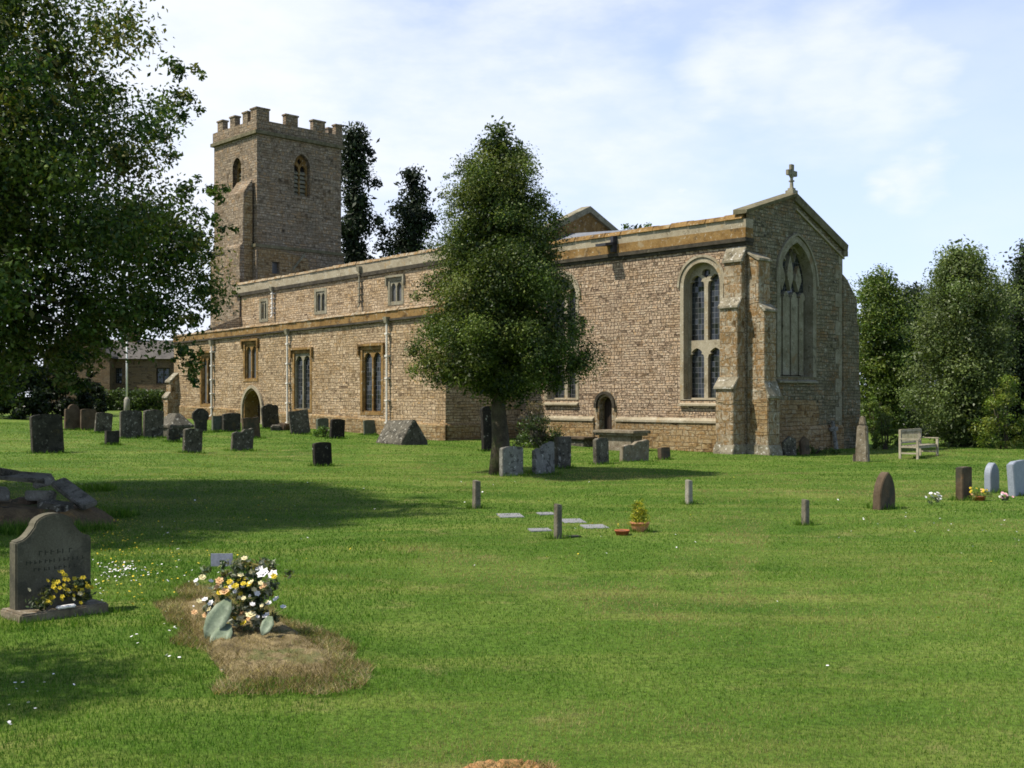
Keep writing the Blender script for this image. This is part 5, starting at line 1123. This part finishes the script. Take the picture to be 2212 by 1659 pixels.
# ------------------------------------------------------------------ trees
# holly in the middle of the lawn
p = ground(1086, 1024); HY_ = p.y; k = HY_ / FOC
prof = [(zpy(y, HY_), r * k) for y, r in ((838, 80), (826, 160), (800, 198), (755, 208), (690, 200), (620, 182), (550, 162), (480, 146), (420, 128), (370, 98), (330, 62), (298, 36), (278, 8))]
ex = [((px - CX) * k, HY_ + R.uniform(-.6, .6), zpy(py, HY_), r * k) for px, py, r in ((1258, 690, 16), (1245, 720, 22), (1240, 790, 22), (1262, 700, 9), (968, 390, 12), (985, 375, 10), (1055, 280, 9), (1120, 300, 9), (1150, 360, 12), (1172, 430, 10), (1180, 450, 8), (955, 420, 12), (900, 640, 20), (890, 760, 22), (893, 800, 20))]
HOLLY = [(.022, .042, .010), (.040, .068, .013), (.066, .10, .018), (.10, .135, .028), (.14, .165, .040)]
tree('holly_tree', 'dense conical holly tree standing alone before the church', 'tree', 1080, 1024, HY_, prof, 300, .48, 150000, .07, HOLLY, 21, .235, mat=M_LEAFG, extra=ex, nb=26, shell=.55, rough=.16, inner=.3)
# big tree at the left edge
LY = 19.5; kk = LY / FOC; lx = -12.0
def lz(py): return ZE + (HY - py) * kk
def lr(px): return (px - CX) * kk - lx
prof = [(lz(880) , 2.6), (lz(830), 3.2), (lz(770), lr(190)), (lz(730), lr(260)), (lz(690), lr(415)), (lz(600), lr(440)), (lz(500), lr(445)), (lz(400), lr(450)), (lz(300), lr(405)), (lz(200), lr(405)), (lz(120), lr(355)), (lz(40), lr(240)), (lz(-60), lr(120)), (lz(-160), lr(-50)), (lz(-240), 1.4)]
ex = []
for px, py, r in ((345, 110, 18), (330, 95, 16), (300, 60, 18), (425, 155, 14), (410, 175, 18), (385, 195, 20), (400, 215, 16), (395, 240, 16), (372, 300, 18), (380, 340, 20), (440, 400, 18), (455, 395, 14), (470, 420, 12), (430, 430, 20), (410, 450, 20), (475, 490, 12), (465, 480, 14), (430, 520, 18), (440, 540, 14), (425, 570, 16), (440, 600, 14), (435, 640, 18), (445, 660, 12), (425, 690, 16), (395, 690, 18), (360, 680, 20), (320, 690, 18), (285, 690, 18), (300, 660, 22), (250, 700, 20),
                  (388, 750, 16), (400, 770, 18), (415, 785, 18), (425, 765, 12), (405, 800, 15), (412, 825, 11), (375, 770, 9), (208, 730, 22), (190, 760, 26), (170, 800, 26), (140, 840, 26), (60, 850, 30), (180, 830, 18)):
    for q in range(2): ex.append(((px - CX) * kk + R.uniform(-.1, .1), LY + R.uniform(-1.0, 1.0), lz(py) + R.uniform(-.08, .08), r * kk * 1.05))
OAK = [(.020, .045, .010), (.036, .072, .014), (.055, .10, .018), (.08, .13, .022), (.11, .155, .027), (.14, .14, .034)]
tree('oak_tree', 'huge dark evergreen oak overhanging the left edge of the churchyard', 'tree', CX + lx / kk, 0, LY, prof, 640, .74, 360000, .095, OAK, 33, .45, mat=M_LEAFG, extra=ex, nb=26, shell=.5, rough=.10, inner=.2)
# smaller neighbour out to the left, whose shade falls on the near grass
tree('oak_tree', 'smaller evergreen oak beside the camera at the far left', 'tree', CX + FOC * (-7.3 / 6.9), 0, 6.9, [(3.2, .8), (4.0, 1.5), (5.0, 1.7), (6.0, 1.2), (6.6, .3)], 60, .5, 7500, .10, OAK, 35, .16, mat=M_LEAFG, inner=.05)
# dark conifers behind the tower and nave
for (px, top, Y, wid, sd, lab) in ((766, 268, 96, 52, 61, 'tall dark conifer rising directly behind the tower'), (893, 350, 100, 54, 62, 'dark conifer left of the holly tree beyond the nave roof')):
    k = Y / FOC; rg = random.Random(sd); z0 = 2.0; zt = zpy(top, Y); prof = [(z0, wid * k * 1.1), (zpy(560, Y), wid * k * 1.05), (zpy(480, Y), wid * k), (zpy(420, Y), wid * k * .80), (zpy(350, Y), wid * k * .78), (zpy(top + 25, Y), wid * k * .5), (zt, wid * k * .2)]
    if sd == 62: prof = [(z0, wid * k * 1.2), (zpy(500, Y), wid * k * 1.05), (zpy(420, Y), wid * k * .8), (zpy(380, Y), wid * k * .5), (zt, wid * k * .15)]
    ex = [((810 - CX) * k, Y, zpy(395, Y), .75), ((800 - CX) * k, Y, zpy(330, Y), .6), ((815 - CX) * k, Y, zpy(478, Y), .8), ((830 - CX) * k, Y, zpy(500, Y), .9), ((825 - CX) * k, Y, zpy(530, Y), .9), ((845 - CX) * k, Y, zpy(545, Y), .8)] if sd == 61 else [((855 - CX) * k, Y, zpy(450, Y), .6), ((930 - CX) * k, Y, zpy(470, Y), .7)]
    tree('conifer', lab, 'tree', px, 0, Y, prof, 78, 1.25, 24000, .32, [(.010, .018, .008), (.016, .027, .010), (.022, .036, .013)], sd, .5, 'dark conifers beyond the church', M_NEEDLE, ex, 30, .35, .38, zbase=z0, inner=.035)
k = 78 / FOC
tree('distant_tree', 'treetop peeping over the chancel parapet', 'tree', 1378, 0, 78, [(6, 2.2), (zpy(500, 78), 1.25), (zpy(480, 78), .8), (zpy(463, 78), .2)], 60, .6, 9000, .2, DK + MID, 64, .25, extra=[((1352 - CX) * k, 78, zpy(489, 78), .35), ((1400 - CX) * k, 78, zpy(487, 78), .3)])
# trees on the right
RT = [ # px, base Y, profile (py, half width px), seed, label, palette
    (1905, 60, [(965, 60), (920, 78), (800, 80), (700, 78), (640, 66), (610, 46), (590, 14)], 71, 'bushy green tree directly right of the gable wall', MID, 24000, .13),
    (2075, 47, [(950, 60), (915, 95), (860, 112), (780, 114), (700, 112), (630, 104), (580, 82), (555, 52), (543, 12)], 72, 'broad grey green tree standing behind the bench', [(.075, .11, .03), (.115, .155, .045), (.15, .19, .06), (.085, .12, .035)], 42000, .10),
    (2225, 49, [(930, 80), (800, 88), (700, 72), (640, 56), (580, 40), (525, 10)], 73, 'dark conifer cut off by the right edge of the picture', DK + MID[:1], 26000, .11),
    (1975, 66, [(960, 90), (850, 98), (760, 84), (690, 78), (640, 52), (618, 14)], 74, 'dark tree between the bushy tree and the grey green tree', DK, 16000, .15),
    (2160, 58, [(1000, 95), (880, 110), (780, 110), (700, 92), (640, 50), (615, 14)], 75, 'dark tree behind the grey green tree', DK, 18000, .15),
    (2320, 62, [(1000, 100), (800, 130), (640, 90), (560, 20)], 76, 'dark tree mostly beyond the right edge, behind the cut off conifer', DK, 12000, .18),
]
for px, Y, pr, sd, lab, pal, tot, ls in RT:
    k = Y / FOC
    tree('broadleaf_tree', lab, 'tree', px, 0, Y, [(zpy(a, Y), b * k) for a, b in pr], 170, .78, int(tot * 2.0), ls * 1.05, pal, sd, .2, 'trees on the right of the church', None, (), 16, .5, .34)
def shrub(label, px, py, wpx, hpx, Y, n, size, pal, seed, name='shrub', depth=.6, group=None):
    k = Y / FOC; x = (px - CX) * k; z0 = gz(x, Y); t = thing(name, label, 'shrub', (x, Y, z0), 0, group); rg = random.Random(seed); zt = max(zpy(py - hpx, Y) - z0, .3); W = wpx * k / 2
    cl = []
    for _ in range(60):
        a = rg.uniform(-1, 1); cl.append((a * W * .85, rg.uniform(-1, 1) * W * depth, rg.uniform(.05, 1) * zt * (1 - .55 * a * a) * .9, min(W, zt) * .26))
    leaf_mesh('foliage', *clump_leaves(cl, n, size, pal, seed), M_LEAF, t, .45, seed)
    mb = MB()
    for _ in range(5): a = rg.uniform(-.5, .5); mb.tube([(a * W * .3, 0, -.1), (a * W * .6, rg.uniform(-.2, .2) * W, zt * .4), (a * W, rg.uniform(-.3, .3) * W, zt * .75)], [.04, .03, .012], 5)
    mb.build('stem', M_BARK, t); return t
shrub('dark green shrub at the foot of the chancel wall behind the tree', 1160, 946, 112, 55, 42.0, 3200, .09, DK + MID[:2], 81)
shrub('brown dry climber on the wall corner behind the tree', 1155, 925, 70, 80, 44.2, 1000, .07, [(.16, .12, .06), (.12, .09, .045), (.09, .09, .04), (.20, .16, .09)], 82, depth=.25)
shrub('yellow green bramble bush beside the broken stone pillar', 1912, 968, 62, 82, 44, 3800, .08, MID + [(.10, .12, .025)], 83)
shrub('weedy green tuft at the foot of the pale gravestone', 700, 945, 56, 24, ground(700, 944).y, 900, .09, [(.07, .14, .02), (.10, .17, .03)], 84)
for k_, (px, py, w_, h_, Y, lab) in enumerate(((2020, 985, 90, 75, 56, 'low dark undergrowth behind the bench'), (2110, 985, 95, 85, 53, 'low dark undergrowth beneath the grey green tree'), (2195, 990, 100, 110, 50, 'low dark undergrowth at the right edge'),
        (2170, 985, 120, 190, 45, 'bright yellow green bush in front of the dark conifer'), (1890, 975, 70, 130, 56, 'green bush filling the gap right of the gable wall'))):
    shrub(lab, px, py, w_, h_, Y, 5200, .11, DK if k_ < 3 else [(.07, .12, .015), (.11, .16, .022), (.16, .19, .03)] if k_ == 3 else MID, 90 + k_, group='undergrowth below the right trees')
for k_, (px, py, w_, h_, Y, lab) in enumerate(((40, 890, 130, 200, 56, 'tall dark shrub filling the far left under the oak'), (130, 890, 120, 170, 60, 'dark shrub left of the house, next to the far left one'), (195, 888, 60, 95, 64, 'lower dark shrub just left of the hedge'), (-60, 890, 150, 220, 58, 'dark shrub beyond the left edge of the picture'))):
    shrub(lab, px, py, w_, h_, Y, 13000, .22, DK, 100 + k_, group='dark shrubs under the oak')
# small grass tussocks along the gable wall foot
shrub('weeds growing along the foot of the gable wall', 1750, 985, 150, 22, 40.6, 1300, .07, [(.06, .11, .02), (.09, .14, .03)], 110, depth=.1)

# ------------------------------------------------------------------ lawn grass and wild flowers
def vnoise(x, y, s, seed):
    rg = np.random.default_rng(seed); T = rg.random((64, 64)); u = x * s; v = y * s; i = np.floor(u).astype(int); j = np.floor(v).astype(int); a = u - i; b = v - j; a = a * a * (3 - 2 * a); b = b * b * (3 - 2 * b)
    q = lambda i_, j_: T[i_ % 64, j_ % 64]
    return q(i, j) * (1 - a) * (1 - b) + q(i + 1, j) * a * (1 - b) + q(i, j + 1) * (1 - a) * b + q(i + 1, j + 1) * a * b
def tri_mesh(name, P, mat, tint):
    n = len(P) // 3; me = bpy.data.meshes.new(name); me.vertices.add(3 * n); me.vertices.foreach_set('co', P.astype(np.float32).ravel())
    me.loops.add(3 * n); me.loops.foreach_set('vertex_index', np.arange(3 * n, dtype=np.int32)); me.polygons.add(n); me.polygons.foreach_set('loop_start', np.arange(0, 3 * n, 3, dtype=np.int32))
    at_ = me.color_attributes.new('tint', 'FLOAT_COLOR', 'POINT'); c = np.ones((n, 4), np.float32); c[:, :3] = tint; at_.data.foreach_set('color', np.repeat(c, 3, 0).ravel())
    me.update(calc_edges=True); me.materials.append(mat); o = bpy.data.objects.new(name, me); col.objects.link(o); return tag(o, kind='stuff')
def grass_arrays(x, y, z, h, w, rg, lean=.6):
    n = len(x); a = rg.random(n) * 6.283; d = np.stack([np.cos(a), np.sin(a)], 1); l = rg.random(n) * 6.283; le = lean * rg.random(n) * h
    P = np.empty((n, 3, 3)); P[:, 0, :2] = np.stack([x, y], 1) - d * w[:, None] / 2; P[:, 1, :2] = np.stack([x, y], 1) + d * w[:, None] / 2; P[:, 0, 2] = P[:, 1, 2] = z - .004
    P[:, 2, 0] = x + np.cos(l) * le; P[:, 2, 1] = y + np.sin(l) * le; P[:, 2, 2] = z + h; return P.reshape(-1, 3)
M_GRASS = leafmat('grass_blades', .40, .6, .15)
def lawn():
    rg = np.random.default_rng(5); n = 520000; d = 5.2 * (52 / 5.2) ** rg.random(n); x = (rg.random(n) - .5) * 1.16 * d; y = d
    jx = x + .28 * (vnoise(x, y, 2.3, 31) - .5) + .22 * (rg.random(n) - .5); jy = y + .4 * (vnoise(x, y, 2.1, 32) - .5) + .3 * (rg.random(n) - .5)
    ins = inpoly_np(jx, jy, DEADW) | inpoly_np(jx, jy, BAREW)
    t = -((x - XC) * -WD[0] + (y - YC) * -WD[1]); v = (x - XC) * ND[0] + (y - YC) * ND[1]
    inch = (v > -.15) & (t > -.2) | ((v > AV - .2) & (t > TA - .2))
    keep = ~ins & ~inch; x, y, d = x[keep], y[keep], d[keep]; n = len(x)
    patchn = vnoise(x, y, .45, 1); fine = vnoise(x, y, 2.6, 2); st = vnoise(x * .35 + y * .2, y * 1.5 - x * .3, .8, 3)
    tall = (x < -1.2) & (d < 16)
    h = (.008 + .013 * rg.random(n)) * (1 + .5 * fine) * (1 + .25 * np.log(d / 5)) * np.where(tall, 1.35, 1); w = .0042 * np.maximum(1, d / 6.0) * (.7 + .6 * rg.random(n))
    A = np.array([(.046, .122, .010), (.080, .170, .016), (.135, .222, .031), (.235, .265, .076), (.28, .245, .10)])
    big = vnoise(x, y, .16, 21); s = patchn * 1.7 + fine * 1.3 + st * 1.2 + big * 1.0 + rg.normal(size=n) * .5 - 1.35 - np.where(tall, .45, 0)
    for (ax_, ay_), (bx2, by2), wd in (((1378, 1275), (1610, 1140), .28), ((1560, 1300), (1645, 1130), .22), ((900, 1180), (1400, 1330), .5), ((300, 975), (900, 985), .5), ((1450, 1060), (2100, 1075), .6), ((1000, 1045), (1800, 1020), .5)):
        p_, q_ = ground(ax_, ay_), ground(bx2, by2); ux, uy = q_.x - p_.x, q_.y - p_.y; k_ = np.clip(((x - p_.x) * ux + (y - p_.y) * uy) / (ux * ux + uy * uy), 0, 1)
        dd_ = np.hypot(x - p_.x - k_ * ux, y - p_.y - k_ * uy); s = s + 1.7 * np.exp(-(dd_ / wd) ** 2) * (.5 + fine)
    idx = np.clip(np.floor(s * 1.5), 0, 4).astype(int); tint = A[idx] * (.58 + .78 * rg.random((n, 1)))
    tri_mesh('grass', grass_arrays(x, y, gz_np(x, y), h, w, rg, .9), M_GRASS, tint)
    # dead straw on the turf mound and the bare patch
    def straw(name, poly, n, h0, pal, lift):
        xs = [p.x for p in poly]; ys = [p.y for p in poly]; x = min(xs) + (max(xs) - min(xs)) * rg.random(n); y = min(ys) + (max(ys) - min(ys)) * rg.random(n); k = inpoly_np(x + .28 * (vnoise(x, y, 2.3, 31) - .5), y + .4 * (vnoise(x, y, 2.1, 32) - .5), poly); x, y = x[k], y[k]; m = len(x)
        pal = np.array(pal); f = vnoise(x, y, 4, 9); ii = np.clip(np.floor((f * .8 + rg.random(m) * .5 - .1) * len(pal)), 0, len(pal) - 1).astype(int)
        tri_mesh(name, grass_arrays(x, y, gz_np(x, y) + lift * .75, h0 * (.5 + rg.random(m)), .004 + .003 * rg.random(m), rg, 2.2), M_GRASS, pal[ii] * (.25 + 1.2 * rg.random((m, 1))))
    straw('dead_grass', [p + (p - sum(DEADW, Vector()) / len(DEADW)) * .06 for p in DEADW], 52000, .04, [(.11, .14, .03), (.14, .11, .04), (.22, .17, .08), (.29, .23, .115), (.40, .33, .19)], .035)
    straw('dry_grass', BAREW, 5000, .03, [(.30, .20, .09), (.38, .26, .13), (.16, .15, .05)], .02)
    # unmown fringe round the stones, the mound edge and the heap
    bx_, by_, bh = [], [], []
    def fringe(px, py, r, n, h):
        c = ground(px, py); a = rg.random(n) * 6.283; rr = r * (.5 + .6 * rg.random(n)); bx_.append(c.x + np.cos(a) * rr); by_.append(c.y + np.sin(a) * rr * .6); bh.append(h * (.5 + rg.random(n)))
    for s_ in ST: fringe((s_[0] + s_[1]) / 2, s_[3] + 1, max(.3, (s_[1] - s_[0]) / FOC * ground(s_[0], s_[3]).y * .75), 150, .09)
    for px, py in ((1205, 1163), (1029, 1098), (1488, 1089), (1740, 1134), (1382, 1149), (1863, 997), (1985, 990)): fringe(px, py, .18, 110, .08)
    fringe(112, 1352, .35, 220, .06); fringe(40, 1356, .3, 160, .06); fringe(205, 1325, .3, 160, .06)
    for q in range(len(DEAD)): fringe(DEAD[q][0], DEAD[q][1], .3, 120, .05)
    for px, py in ((20, 1150), (90, 1150), (160, 1145), (220, 1115), (190, 1060)): fringe(px, py, .6, 500, .14)
    x = np.concatenate(bx_); y = np.concatenate(by_); h = np.concatenate(bh); n = len(x); dd = np.hypot(x, y)
    tri_mesh('long_grass', grass_arrays(x, y, gz_np(x, y), h, .005 * np.maximum(1, dd / 7), rg, .7), M_GRASS, A[rg.integers(0, 3, n)] * (.7 + .5 * rg.random((n, 1))))
    # daisies and buttercups: small flat heads on stalks
    def heads(name, spots, mat, r):
        P = []
        for px, py, sx, sy, n in spots:
            for _ in range(n):
                qx, qy = px + rg.normal() * sx, py + rg.normal() * sy
                if qy < 1000: continue
                g = ground(qx, qy); z_ = g.z + .03 + .03 * rg.random(); rr = r * (.7 + .6 * rg.random()) * max(1, g.y / 14); k = 6; tl = rg.normal(size=2) * .5
                ring = [np.array([g.x + rr * math.cos(6.283 * i / k), g.y + rr * math.sin(6.283 * i / k), z_ + rr * (tl[0] * math.cos(6.283 * i / k) + tl[1] * math.sin(6.283 * i / k)) * .7]) for i in range(k)]; c = np.array([g.x, g.y, z_ + rr * .3])
                for i in range(k): P += [c, ring[i], ring[(i + 1) % k]]
        P = np.array(P); o = tri_mesh(name, P, mat, np.ones((len(P) // 3, 3))); return o
    heads('daisies', [(255, 1238, 26, 9, 70), (270, 1250, 55, 25, 30), (330, 1380, 60, 35, 16), (60, 1500, 50, 25, 12), (1130, 1040, 60, 10, 8), (1960, 1120, 100, 30, 16), (2100, 1160, 70, 15, 10), (700, 1100, 250, 40, 14), (1500, 1200, 400, 120, 14), (380, 1220, 40, 40, 22), (10, 1560, 20, 20, 4)], F_WHI, .011)
    heads('buttercups', [(250, 1180, 45, 35, 85), (340, 1200, 60, 40, 60), (290, 1270, 50, 25, 40), (250, 1120, 60, 30, 25), (460, 1180, 120, 50, 30), (1300, 1100, 400, 60, 20), (40, 1180, 60, 50, 20), (2150, 1260, 60, 60, 5)], F_YEL, .011)
lawn()
